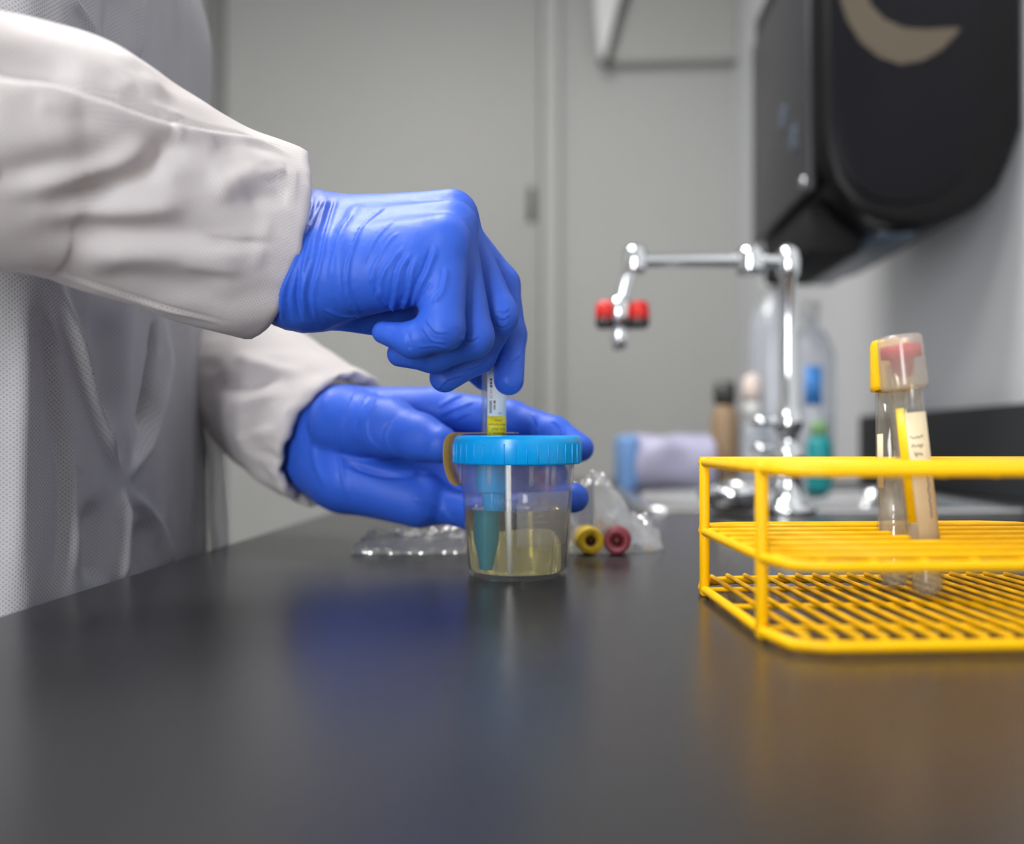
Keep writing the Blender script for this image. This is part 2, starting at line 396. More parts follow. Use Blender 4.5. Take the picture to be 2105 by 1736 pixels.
# ------------------------------------------------------------------ counter
CU0, CV0, CV1 = -223.0, -180.0, 1500.0
SU0, SU1, SV0, SV1 = 95.0, 440.0, 830.0, 1180.0      # sink cut-out
def slab(us, vs_, skip, z0, z1):
    g = G(); idx = {}
    def vid(i, j, k):
        key = (i, j, k)
        if key not in idx:
            idx[key] = len(g.V); g.V.append((us[i], vs_[j], (z0, z1)[k]))
        return idx[key]
    n, m_ = len(us) - 1, len(vs_) - 1
    solid = lambda i, j: 0 <= i < n and 0 <= j < m_ and (i, j) not in skip
    for i in range(n):
        for j in range(m_):
            if not solid(i, j): continue
            g.F.append((vid(i, j, 1), vid(i + 1, j, 1), vid(i + 1, j + 1, 1), vid(i, j + 1, 1)))
            g.F.append((vid(i, j, 0), vid(i, j + 1, 0), vid(i + 1, j + 1, 0), vid(i + 1, j, 0)))
            for (di, dj, a, b) in ((-1, 0, (i, j + 1), (i, j)), (1, 0, (i + 1, j), (i + 1, j + 1)), (0, -1, (i, j), (i + 1, j)), (0, 1, (i + 1, j + 1), (i, j + 1))):
                if not solid(i + di, j + dj):
                    g.F.append((vid(*a, 0), vid(*b, 0), vid(*b, 1), vid(*a, 1)))
    return g
ct = thing('lab_counter', np.array(room(150, 400, FLOOR_Z)), 'long black epoxy lab counter along the white wall', 'counter')
top = rm(slab([CU0, SU0, SU1, U1 - 0.5], [CV0, SV0, SV1, CV1], {(1, 1)}, -30, 0)).obj('worktop', M['epoxy'], ct, smooth=False)
bv = top.modifiers.new('bev', 'BEVEL'); bv.width = 0.0015; bv.segments = 2; bv.limit_method = 'ANGLE'
for k in range(3):
    a = CV0 + 20 + k * (CV1 - CV0 - 20) / 3; b = a + (CV1 - CV0 - 20) / 3 - 4
    cb = rm(rbox(-60, U1 - 1, a, b, FLOOR_Z + 1, -230 if k >= 1 else -31, 2)).obj('base_cabinet', M['cabinet'], ct, smooth=False)
sp = thing('backsplash', np.array(room(U1 - 10, 400, 0)), 'low black backsplash along the foot of the white wall', 'backsplash')
rm(rbox(U1 - 20, U1 - 0.6, CV0, CV1, 0.2, 112, 1.5)).obj('splash_board', M['splash'], sp, smooth=False)

# ------------------------------------------------------------------ sink + faucet
sk = thing('sink', np.array(room((SU0 + SU1) / 2, (SV0 + SV1) / 2, -200)), 'stainless steel sink set into the counter below the faucet', 'sink')
g = G()
def rrect(u0, u1, v0, v1, r, n=6):
    P = []
    for (cx, cy, a0) in ((u1 - r, v0 + r, -90), (u1 - r, v1 - r, 0), (u0 + r, v1 - r, 90), (u0 + r, v0 + r, 180)):
        for k in range(n + 1):
            a = math.radians(a0 + 90 * k / n); P.append((cx + r * math.cos(a), cy + r * math.sin(a)))
    return P
rings = []
for (off, z, r) in ((22, 0.3, 30), (22, 3, 30), (17, 5, 28), (4, 4, 24), (-3, 0, 22), (-6, -20, 22), (-10, -170, 30), (-40, -185, 40)):
    rings.append([(p[0], p[1], z) for p in rrect(SU0 - off, SU1 + off, SV0 - off, SV1 + off, r)])
n = len(rings[0])
for R in rings: g.V += R
for i in range(len(rings) - 1):
    for k in range(n): g.F.append((i * n + k, i * n + (k + 1) % n, (i + 1) * n + (k + 1) % n, (i + 1) * n + k))
g.F.append(tuple((len(rings) - 1) * n + k for k in range(n)))
rm(g).obj('basin', M['steel'], sk)
FD = 793.0; fb = px2w(1620, 1055, FD); fx, fy = fb[0], fb[1]
fz = lambda y: CAMH + (HY - y) * FD / FPX
fxx = lambda p: (p - HX) * FD / FPX
fc = thing('faucet', (fx, fy, 0), 'tall chrome lab faucet with a long swing arm and red-capped eyewash', 'faucet')
lathe([(0.1, 0.3), (26, 0.3), (26, 5), (20, 9), (13, 14), (11, 40), (13, 44), (15, 52), (13, 60), (9, 66), (8.5, 74), (12, 78), (14, 86), (12, 95), (8, 101), (7.5, 225), (10, 228), (11, 240), (10, 250), (5, 256), (0.1, 257)], 28, (fx, fy, 0)).obj('riser', M['chrome'], fc)
for y in (62, 88):
    tube([(fx - 34, fy + 4, y), (fx - 14, fy, y)], [5, 5], 12).obj('valve_handle', M['chrome'], fc)
az = fz(540)
path = spline([(fx, fy, az), (fx - 40, fy - 2, az + 1), (fxx(1340), fy - 8, az), (fxx(1308), fy - 9, az - 2), (fxx(1290), fy - 9, az - 12), (fxx(1278), fy - 9, az - 30), (fxx(1272), fy - 9, fz(640))], 8)
tube(path, 6.2, 14).obj('spout_arm', M['chrome'], fc)
lathe([(0.1, 0), (12, 0), (13, 5), (13, 19), (12, 24), (0.1, 24)], 20, (fxx(1540), fy - 3, az - 12)).obj('arm_joint', M['chrome'], fc)
lathe([(0.1, 0), (10, 0), (11, 4), (11, 20), (9, 24), (0.1, 24)], 20, (fxx(1302), fy - 9, az - 12)).obj('arm_elbow', M['chrome'], fc)
ex = fxx(1274)
lathe([(0.1, 0), (5, 0), (7, 4), (8, 14), (7, 20), (9, 24), (11, 30), (11, 44), (7, 50), (0.1, 50)], 20, (fxx(1270), fy - 9, fz(722))).obj('nozzle', M['chrome'], fc)
tube(spline([(ex - 16, fy - 10, fz(662)), (ex, fy - 10, fz(676)), (ex + 17, fy - 10, fz(664))], 6), 4, 10).obj('eyewash_yoke', M['darkmetal'], fc)
for px in (1243, 1310):
    cx = fxx(px); zc = fz(678)
    b_ = lathe([(0.1, 0), (8, 0), (10, 4), (10, 8), (0.1, 8)], 20, (cx, fy - 10, zc)).obj('eyewash_cup', M['darkmetal'], fc)
    lathe([(0.1, 8), (9.5, 8), (10.2, 12), (9.8, 20), (7, 25), (0.1, 26.5)], 20, (cx, fy - 10, zc)).obj('dust_cap', M['red'], b_)

# ------------------------------------------------------------------ black wall dispenser
D1 = 977.0
near = [(1690, -250), (1690, 250), (1696, 320), (1715, 375), (1750, 425), (1800, 458), (1850, 471), (1905, 468), (1960, 452), (2015, 424), (2055, 385), (2080, 330), (2090, 260), (2090, -250)]
def prof_room(pts):
    out = []
    for (x, y) in pts:
        X = (x - HX) * D1 / FPX; out.append((min(X * math.cos(RA) - D1 * math.sin(RA), U1 - 1), CAMH + (HY - y) * D1 / FPX))
    return out
pr = prof_room(near); pr = [(p[0], p[1]) for p in pr]
mx_ = max(p[0] for p in pr); pr = [(p[0] if p[0] < mx_ - 0.5 else U1 - 1, p[1]) for p in pr]
vn = D1 * math.cos(RA) + 480 * math.sin(RA); vf = vn + 345
dp = thing('towel_dispenser', np.array(room(U1 - 110, vn + 170, pr[6][1])), 'large black paper towel dispenser mounted on the white wall', 'dispenser')
rm(prism(pr, vn, vf, 'y', bev=16, seg=4)).obj('body', M['blackplastic'], dp, sharp=40)
inner = prof_room([(1712, -200), (1712, 250), (1722, 320), (1750, 375), (1795, 408), (1850, 420), (1910, 410), (1965, 375), (1995, 325), (2006, 250), (2006, -200)])
pan = rm(prism(inner, vn - 5, vn + 3, 'y', bev=2.5, seg=2)).obj('side_panel', M['blackpanel'], dp, sharp=40)
arc = [(1728, -160)] + [(1728, 0)] + [(1742, 45), (1768, 88), (1805, 120), (1848, 136), (1890, 130), (1930, 108), (1962, 74), (1966, 66), (1955, 64), (1900, 66), (1855, 62), (1815, 42), (1788, 12), (1775, -30), (1772, -160)]
rm(prism(prof_room(arc), vn - 6.5, vn - 4.5, 'y')).obj('window_crescent', M['smoke'], pan, smooth=False)
# front cover facing the room, painted reflection strip and paper outlet
fl = pr[0][0]
rm(rbox(fl - 8, fl + 6, vn + 30, vf - 25, pr[4][1] + 30, 690, 5, 3)).obj('front_cover', M['greyplastic'], dp, sharp=40)
ou = rm(rbox(fl + 2, fl + 70, vn + 60, vf - 60, pr[6][1] - 14, pr[4][1] + 26, 6, 2)).obj('paper_outlet', M['void'], dp)
rm(rbox(fl + 75, fl + 120, vn + 20, vf - 10, pr[6][1] - 5, pr[6][1] + 14, 4, 2)).obj('reflection_strip', M['bluegrey'], dp)  # bluish reflection on the underside, put in as a coloured strip
for (dz, dv_) in ((140, 120), (95, 70)):
    rm(rbox(fl - 11, fl - 6, vn + dv_, vn + dv_ + 22, pr[4][1] + dz, pr[4][1] + dz + 34, 2, 2)).obj('indicator_window', M['bluegrey'], dp)
lathe([(0.1, 0), (7, 0), (7, 3), (0.1, 4)], 16).xf(Matrix.Translation(Vector(room(fl - 7, vn + 42, pr[4][1] + 44))) @ Matrix.Rotation(-math.pi / 2, 4, 'Y')).obj('lock', M['chrome'], dp)

# ------------------------------------------------------------------ things round the sink
def W(px, d): return (px - HX) * d / FPX
BD = 1250.0; bz = lambda y: CAMH + (HY - y) * BD / FPX
x = W(1490, BD); h = bz(782)
t = thing('pump_bottle', (x, BD, 0.3), 'tan brown bottle with a dark grey top at the far end of the sink', 'bottle')
lathe([(0.1, .3), (19, .3), (21, 5), (21, h - 60), (17, h - 44), (12, h - 36), (0.1, h - 36)], 28, (x, BD, 0)).obj('body', M['amber'], t)
lathe([(0.1, h - 36), (16, h - 36), (17, h - 20), (15, h - 4), (0.1, h)], 24, (x, BD, 0)).obj('top', M['darkmetal'], t)
x = W(1546, BD + 10); h = bz(765)
t = thing('wash_bottle', (x, BD + 10, 0.3), 'pale wash bottle with a pinkish cap beside the tan bottle', 'bottle')
lathe([(0.1, .3), (26, .3), (28, 6), (27, h - 115), (20, h - 88), (11, h - 70), (0.1, h - 70)], 28, (x, BD + 10, 0)).obj('body', M['paleblue'], t)
lathe([(0.1, h - 72), (13, h - 72), (13, h - 50), (9, h - 44), (0.1, h - 44)], 24, (x, BD + 10, 0)).obj('neck', M['whiteplastic'], t)
lathe([(0.1, h - 44), (12, h - 44), (15, h - 30), (12, h - 8), (0.1, h)], 24, (x, BD + 10, 0)).obj('cap', M['pinkcap'], t)
x = W(1588, BD + 70); h = bz(570)
t = thing('clear_cylinder', (x, BD + 70, 0.3), 'tall clear bottle with a light blue stripe behind the faucet riser', 'bottle')
lathe([(0.1, .3), (34, .3), (36, 6), (36, h - 70), (28, h - 40), (13, h - 25), (13, h - 8), (0.1, h - 8)], 32, (x, BD + 70, 0)).obj('body', M['paleblue'], t)
cyl_patch((x, BD + 70), 36.1, 0.05, 0.75, bz(920), bz(780), 0.4).obj('stripe_label', M['lightblue'], t)
lathe([(0.1, h - 10), (14, h - 10), (14, h + 8), (0.1, h + 9)], 24, (x, BD + 70, 0)).obj('cap', M['whiteplastic'], t)
x = W(1668, BD + 10); h = bz(640)
t = thing('spray_bottle', (x, BD + 10, 0.3), 'clear bottle with a bright blue round label right of the faucet riser', 'bottle')
lathe([(0.1, .3), (31, .3), (33, 6), (33, h - 60), (22, h - 34), (10, h - 22), (10, h - 5), (0.1, h - 5)], 32, (x, BD + 10, 0)).obj('body', M['paleblue'], t)
g = cyl_patch((x, BD + 10), 33.1, -0.65, 0.1, bz(835), bz(755), 0.4)
g.obj('label', M['blue_label'], t)
lathe([(0.1, h - 6), (12, h - 6), (12, h + 14), (0.1, h + 16)], 24, (x, BD + 10, 0)).obj('cap', M['whiteplastic'], t)
d = 1150.0; x = W(1684, d)
t = thing('teal_bottle', (x, d, 0.3), 'small teal bottle with a green cap standing before the clear bottles', 'bottle')
h = CAMH + (HY - 862) * d / FPX
lathe([(0.1, .3), (16, .3), (17, 3), (17, h - 34), (12, h - 24), (0.1, h - 24)], 24, (x, d, 0)).obj('body', M['teal'], t)
lathe([(0.1, h - 24), (11, h - 24), (11, h - 4), (0.1, h)], 20, (x, d, 0)).obj('cap', M['green'], t)
# steel bowl with lid left of the faucet
d = 790.0; x = W(1505, d)
t = thing('steel_bowl', (x, d, 5.2), 'small shiny steel bowl on the sink rim left of the faucet', 'bowl')
lathe([(0.1, 5.2), (20, 5.2), (29, 9), (32, 18), (33, 25), (31.5, 25), (30.5, 18), (28, 10), (0.1, 7)], 32, (x, d, 0)).obj('dish', M['chrome'], t)
lathe([(0.1, 25.2), (24, 25.2), (24, 28), (14, 33), (0.1, 34)], 32, (x + 10, d, 0)).obj('lid', M['steel'], t)
# lavender packet
d = 1200.0; x0, x1 = W(1272, d), W(1468, d)
t = thing('wrapped_packet', ((x0 + x1) / 2, d, 0.3), 'lavender plastic-wrapped packet with a blue end lying on the counter', 'packet')
V = []; F = []; nu, nvv = 40, 36
for i in range(nu + 1):
    f = i / nu; xx = x0 + 8 + (x1 - x0 - 8) * f
    for k in range(nvv):
        a = 2 * math.pi * k / nvv
        e = min(1, f / 0.06, (1 - f) / 0.06 + .02); e = math.sqrt(max(e, .03))
        ny = noise.noise((xx * 0.03, math.cos(a) * 1.3, math.sin(a) * 1.3)) * 5
        ry = (46 + ny) * e; rz = (38 + ny) * e
        c, s = math.cos(a), math.sin(a)
        zz = 38.5 + rz * math.copysign(abs(s) ** 0.7, s)
        V.append((xx, d + ry * math.copysign(abs(c) ** 0.8, c), max(zz, 0.4)))
for i in range(nu):
    for k in range(nvv): F.append((i * nvv + k, i * nvv + (k + 1) % nvv, (i + 1) * nvv + (k + 1) % nvv, (i + 1) * nvv + k))
F.append(tuple(reversed(range(nvv)))); F.append(tuple(range(nu * nvv, nu * nvv + nvv)))
mobj('wrapper', V, F, M['lavender'], t)
rbox(x0 - 2, x0 + 24, d - 47, d + 47, 0.6, 77, 9, 3).obj('end_cap', M['blue_end'], t, sharp=50)

# ------------------------------------------------------------------ yellow wire rack
RK = math.radians(3.0); RX, RY = 88.0, 266.0; RW, RD, RH = 160.0, 128.0, 59.8
def rk(x, y, z): return (RX + x * math.cos(RK) - y * math.sin(RK) * 0.35, RY + x * math.sin(RK) + y * math.cos(RK), z)
rack = thing('test_tube_rack', rk(80, 64, 0), 'yellow coated wire test tube rack on the black counter', 'rack')
cham = [(14, 0), (RW - 14, 0), (RW - 4, 4), (RW, 20), (RW, RD - 20), (RW - 4, RD - 5), (RW - 20, RD), (20, RD), (4, RD - 5), (0, RD - 20), (0, 20), (4, 4)]
for z in (3.2, 29.0, RH):
    P = [rk(x, y, z) for x, y in cham]
    n = 10; V = []; F = []; L = len(P); r = 1.95
    for i in range(L):
        a, b, c = Vector(P[i - 1]), Vector(P[i]), Vector(P[(i + 1) % L])
        t_ = (c - a).normalized(); s_ = t_.cross(Vector((0, 0, 1))).normalized()
        for k in range(n):
            th = 2 * math.pi * k / n; V.append(tuple(b + s_ * r * math.cos(th) + Vector((0, 0, 1)) * r * math.sin(th)))
    for i in range(L):
        for k in range(n): F.append((i * n + k, i * n + (k + 1) % n, ((i + 1) % L) * n + (k + 1) % n, ((i + 1) % L) * n + k))
    mobj('shelf_frame', V, F, M['yellow'], rack)
wire_mesh = {}
def wire(a, b, r):
    key = (round((Vector(a) - Vector(b)).length, 1), r)
    a, b = np.array(a), np.array(b)
    if key not in wire_mesh:
        L = key[0]; g = tube([(0, 0, 0), (0, 0, L)], r, 8)
        o = mobj('wire', np.array(g.V), g.F, M['yellow'], rack, origin=(0, 0, 0)); wire_mesh[key] = o.data
    else:
        o = bpy.data.objects.new('wire', wire_mesh[key]); COL.objects.link(o); o.parent = rack
    dvec = Vector(b - a).normalized()
    o.rotation_mode = 'QUATERNION'; o.rotation_quaternion = Vector((0, 0, 1)).rotation_difference(dvec)
    o.location = (a - _w(rack)) * S
    return o
for k in range(1, 19):     # bottom shelf
    x = RW * k / 19
    wire(rk(x, 1 if 14 < x < RW - 14 else 3, 5.6), rk(x, RD - (1 if 14 < x < RW - 14 else 4), 5.6), 1.05)
for y in (26, 64, 102): wire(rk(0, y, 3.4), rk(RW, y, 3.4), 1.1)
for z in (29.0, RH):
    for k in range(1, 9):
        x = RW * k / 9; wire(rk(x, 0.5, z - 0.9), rk(x, RD - 0.5, z - 0.9), 1.35)
    for k in range(1, 8):
        y = RD * k / 8; wire(rk(0, y, z + 1.2), rk(RW, y, z + 1.2), 1.35)
for (x, y) in ((0, 24), (0, RD - 24), (RW, 24), (RW, RD - 24)):
    g = tube([rk(x, y, 0.2), rk(x, y, 1.5), rk(x, y, RH + 1.0), rk(x, y, RH + 2.2)], [1.4, 2.25, 2.25, 1.3], 14)
    g.obj('post', M['yellow'], rack)

def frame_from(a, b):
    """matrix taking local z axis [0, L] onto a-b, local -y towards the camera"""
    a, b = Vector(a), Vector(b); z = (b - a).normalized()
    y = Vector((0, 1, 0)); y = (y - z * y.dot(z)).normalized(); x = y.cross(z)
    Mx = Matrix((x, y, z)).transposed().to_4x4(); Mx.translation = a
    return Mx
def tube_shell(r, L, th=0.9, n=28):
    pr_ = [(0.05, 0.0)] + [(r * math.sin(a), r - r * math.cos(a)) for a in np.linspace(0.25, math.pi / 2, 6)] + [(r, L), (r - th, L)]
    pr_ += [((r - th) * math.sin(a), r - (r - th) * math.cos(a)) for a in np.linspace(math.pi / 2, 0.25, 6)] + [(0.05, th)]
    return lathe(pr_, n)
# tube with the clear cap
def scribble(seed, n=14, w=5, h=2.2):
    rnd = random.Random(seed); return [(-w / 2 + w * i / (n - 1), (rnd.random() - .5) * h) for i in range(n)]
a = np.array(px2w(1908, 1228, 333)); a[2] = 6.9; b = np.array(px2w(1858, 780, 337))
T = thing('sample_tube', a, 'tube with a clear red-topped cap and beige label in the yellow rack', 'test tube', 'tubes in the yellow rack')
Mx = frame_from(a, b); L = (Vector(b) - Vector(a)).length
tube_shell(6.4, L + 6).xf(Mx).obj('glass', M['glass'], T)
lathe([(0.05, 1.0), (3, 1.6), (5.2, 4.2), (5.4, 7), (5.4, 30), (0.05, 30)], 24).xf(Mx).obj('sample', M['clearcap'], T)
cp = lathe([(6.5, L - 4), (8.6, L - 4), (8.9, L - 2.5), (8.4, L + 16), (7.8, L + 17.5), (5.5, L + 17.5), (5.5, L + 15.5), (0.05, L + 15.5)], 32).xf(Mx).obj('cap', M['clearcap'], T)
lathe([(0.05, L + 1), (4.0, L + 1), (4.6, L + 8.5), (7.6, L + 8.8), (7.7, L + 13.6), (0.05, L + 13.6)], 28).xf(Mx).obj('stopper', M['stopper_red'], cp)
cyl_patch((0, 0), 6.45, -0.62, 1.4, L - 66, L - 14, 0.15).xf(Mx).obj('label', M['paper_beige'], T)
cyl_patch((0, 0), 6.45, -1.15, -0.63, L - 58, L - 12, 0.15).xf(Mx).obj('label_edge', M['cap_yellow'], T)
for i in range(4):
    g = tube([wrap([(p[0], p[1])], (0, 0), 6.6, -0.1, L - 24 - i * 3.4, 0.1)[0] for p in scribble(i, 12, 5.2 - i, 1.8)], 0.16, 5).xf(Mx)
    g.obj('handwriting', M['ink_blue'], T)
g = tube([wrap([(p[1] * 0.4 + 2.6, p[0])], (0, 0), 6.6, -0.1, L - 48, 0.1)[0] for p in scribble(9, 26, 17, 2.4)], 0.2, 5).xf(Mx); g.obj('handwriting', M['ink_blue'], T)
# tube with the yellow cap behind it
a2 = np.array(px2w(1838, 1216, 352)); a2[2] = 6.9; b2 = np.array(px2w(1832, 790, 358))
T2 = thing('sample_tube', a2, 'tube with a yellow cap standing behind the clear-capped tube', 'test tube', 'tubes in the yellow rack')
Mx = frame_from(a2, b2); L = (Vector(b2) - Vector(a2)).length
tube_shell(6.4, L + 6).xf(Mx).obj('glass', M['glass'], T2)
lathe([(0.05, 1.0), (3, 1.6), (5.2, 4.2), (5.4, 7), (5.4, 48), (0.05, 48)], 24).xf(Mx).obj('sample', M['clearcap'], T2)
lathe([(6.5, L - 3), (8.3, L - 3), (8.5, L - 1.5), (8.3, L + 17), (7.6, L + 18.6), (5.5, L + 18.6), (5.5, L + 15), (0.05, L + 15)], 32).xf(Mx).obj('cap', M['cap_yellow'], T2)
cyl_patch((0, 0), 6.45, -1.5, -1.0, L - 45, L - 22, 0.15).xf(Mx).obj('label', M['paper_beige'], T2)

# ------------------------------------------------------------------ the cup
CX, CY = W(1063.5, 430), 430.0
cup = thing('specimen_cup', (CX, CY, 0), 'clear urine specimen cup half full with a bright blue screw lid', 'specimen cup')
ZL0, ZL1 = 57.8, 72.5
outer = [(0.05, 1.6), (22, 1.6), (23.5, 0.4), (24.6, 0.3), (25.6, 1.2), (26.2, 3.5), (29.6, 58), (29.7, 66)]
inner_ = [(28.8, 66), (28.7, 58), (25.4, 4.2), (24.6, 2.9), (0.05, 2.7)]
lathe(outer + inner_, 96, (CX, CY, 0)).obj('beaker', M['cup'], cup)
LQ = CAMH - (1043 - HY) * 430 / FPX
lq = lathe([(0.02, 3.0), (24.4, 3.2), (25.2, 4.4), (25.3 + (LQ - 4) * 0.0614, LQ), (0.02, LQ)], 96, (CX, CY, 0)).obj('urine', M['urine'], cup, sharp=40)
lq['label'] = 'yellow urine filling the lower half'
# lid with finger ribs
LN = 38
lid = lathe([(0.05, ZL1 - 1.0), (20, ZL1 - 1.0), (30, ZL1 - 0.8), (31.4, ZL1 - 0.2), (32.4, ZL1 - 0.9), (32.9, ZL1 - 2.4), (33.0, ZL1 - 4.2), (33.05, ZL0 + 0.8), (32.4, ZL0), (30.4, ZL0), (30.2, ZL0 + 1), (30.2, ZL1 - 3.0), (0.05, ZL1 - 3.0)], 128, (CX, CY, 0)).obj('lid', M['lid'], cup, sharp=60)
lid['label'] = 'bright blue ribbed screw lid'
rib0 = None
for k in range(LN):
    a = 2 * math.pi * (k + 0.3) / LN
    if rib0 is None:
        g = rbox(-0.28, 0.28, -0.45, 0.4, ZL0 + 0.6 - ZL0, ZL1 - 4.4 - ZL0, 0.2, 1)
        o = mobj('grip_rib', g.V, g.F, M['lid'], lid, origin=(0, 0, 0)); rib0 = o.data
    else:
        o = bpy.data.objects.new('grip_rib', rib0); COL.objects.link(o); o.parent = lid
    p = np.array([CX + 33.05 * math.cos(a), CY + 33.05 * math.sin(a), ZL0])
    o.location = (p - _w(lid)) * S; o.rotation_euler = (0, 0, a + math.pi / 2)
# transfer port below the lid
TX, TY = W(1015, 430), 430.0
port = lathe([(9.3, ZL1 - 3), (9.3, 44), (8.8, 43), (6.2, 42.6), (6.0, 35), (5.4, 33), (5.2, 20), (3.6, 12), (2.7, 5.2), (0.05, 5.0)], 40, (TX, TY, 0)).obj('transfer_port', M['lid'], cup, sharp=45)
SX = W(1046, 412)
tube([(SX - 0.6, 413, 64), (SX, 412, 30), (SX + 0.8, 411, 4.2)], [1.5, 1.5, 1.4], 14).obj('straw', M['straw'], cup)
for a in (-0.48, 0.22, 0.62, 1.15, -1.3):
    g = cyl_patch((CX, CY), 29.9, a - 0.035, a + 0.035, 47.5, 57.6, 0.7, 4); g.obj('thread_stop', M['frost'], cup)
cyl_patch((CX, CY), (26.1 + 18 * 0.0624, 26.1 + 44.6 * 0.0624), -0.02, 1.1, 18, 44.6, 0.12, 24).obj('writing_panel', M['frost'], cup)
for (s, zz, a0) in (('NAME', 40.0, -0.42), ('NO.', 35.5, -0.2)):
    V, F = text_geo(s, 4.2); r = 26.1 + zz * 0.0624 + 0.12
    mobj('embossed_text', wrap(V, (CX, CY), r, a0, zz), F, M['frost'], cup, smooth=False)
# graduation ticks on the far side of the wall
for k in range(9):
    z = 9 + k * 3.4; r = 26.2 + z * 0.0624
    cyl_patch((CX, CY), r, 0.28, 0.28 + (0.2 if k % 2 else 0.34), z, z + 0.35, 0.12, 6).obj('graduation_mark', M['frost'], cup)
# amber sticker peeled off the lid, looping down its left side
prof = spline([(-2, 0, 1.1), (-14, -1, 1.0), (-25, -2, 0.9), (-31.5, -2.5, 0.9), (-34.6, -3, -0.5), (-36.4, -3, -5), (-36.6, -3, -12), (-35.4, -3, -19), (-33.2, -3, -24.5), (-30.8, -3.5, -26.5)], 6)
V = []; F = []
hw = 8.5
for i, p in enumerate(prof):
    f = i / (len(prof) - 1); wv = hw * (1 - 0.35 * max(0, (f - .75) / .25) ** 2)
    for th in (0, 0.35):
        for s_ in (-1, 1):
            qx, qy = p[0] - th * (1 if f > .4 else 0), p[1] + s_ * wv
            c_, n_ = math.cos(-0.32), math.sin(-0.32)
            V.append((CX + qx * c_ - qy * n_, CY + qx * n_ + qy * c_, ZL1 + p[2] + th * (1 if f <= .4 else 0)))
for i in range(len(prof) - 1):
    k = i * 4
    F += [(k, k + 1, k + 5, k + 4), (k + 2, k + 6, k + 7, k + 3), (k, k + 4, k + 6, k + 2), (k + 1, k + 3, k + 7, k + 5)]
F += [(0, 2, 3, 1), (len(V) - 4, len(V) - 3, len(V) - 1, len(V) - 2)]
st = mobj('peeled_sticker', V, F, M['flap'], cup); st['label'] = 'amber sticker peeled back over the edge of the lid'

# vacuum tube pushed upside down into the lid
vt = thing('collection_tube', (TX, TY, ZL1 - 20), 'clear tube with a white and yellow label pushed into the blue lid', 'test tube')
g = tube_shell(6.35, 90); Mt = Matrix.Translation((TX, TY, ZL1 + 72)) @ Matrix.Rotation(math.pi, 4, 'X')
g.xf(Mt).obj('glass', M['glass'], vt)
YB = CAMH + (HY - 856) * 424 / FPX
a0, a1 = -0.52, 2.2
lb = cyl_patch((TX, TY), 6.42, a0, a1, YB, YB + 46, 0.1).obj('label', M['paper'], vt)
cyl_patch((TX, TY), 6.42, a0, a1, ZL1 - 0.6, YB, 0.1).obj('label_band', M['paper_yellow'], vt)
def vtext(s, size, rot, a, z, m, align='LEFT'):
    V, F = text_geo(s, size, align); c, s_ = math.cos(rot), math.sin(rot)
    V = [(v[0] * c - v[1] * s_, v[0] * s_ + v[1] * c) for v in V]
    return mobj('printed_text', wrap(V, (TX, TY), 6.42, a, z, 0.16), F, m, lb, smooth=False)
zz = lambda y: CAMH + (HY - y) * 418 / FPX
vtext('Vacutainer \u00ae', 1.9, math.pi, -0.42, zz(892), M['ink'], 'RIGHT')
vtext('Boric Acid', 1.9, math.pi, -0.12, zz(882.5), M['ink'], 'RIGHT')
vtext('Sodium Formate', 1.6, math.pi, -0.4, zz(873), M['ink'], 'RIGHT')
vtext('Urine', 1.9, math.pi, 0.1, zz(864.5), M['ink'], 'RIGHT')
vtext('2027-03-20', 2.0, -math.pi / 2, -0.2, zz(781), M['ink_grey'], 'LEFT')
vtext('\u25a0 \u25a0\u25a0', 1.6, -math.pi / 2, -0.2, zz(776), M['ink'], 'LEFT')
vtext('BD', 1.5, math.pi, 0.35, zz(849), M['ink_grey'], 'RIGHT')
for k in range(4):
    cyl_patch((TX, TY), 6.55, -0.32 + k * 0.055, -0.29 + k * 0.055, zz(849), zz(823), 0.06, 2).obj('printed_line', M['ink_grey'], lb)
for k in range(3):
    cyl_patch((TX, TY), 6.55, 0.0 + k * 0.06, 0.03 + k * 0.06, zz(842), zz(831), 0.06, 2).obj('printed_line', M['ink_grey'], lb)
cyl_patch((TX, TY), 6.55, 0.0, 0.16, zz(829), zz(823), 0.06, 4).obj('printed_symbol', M['ink_grey'], lb)

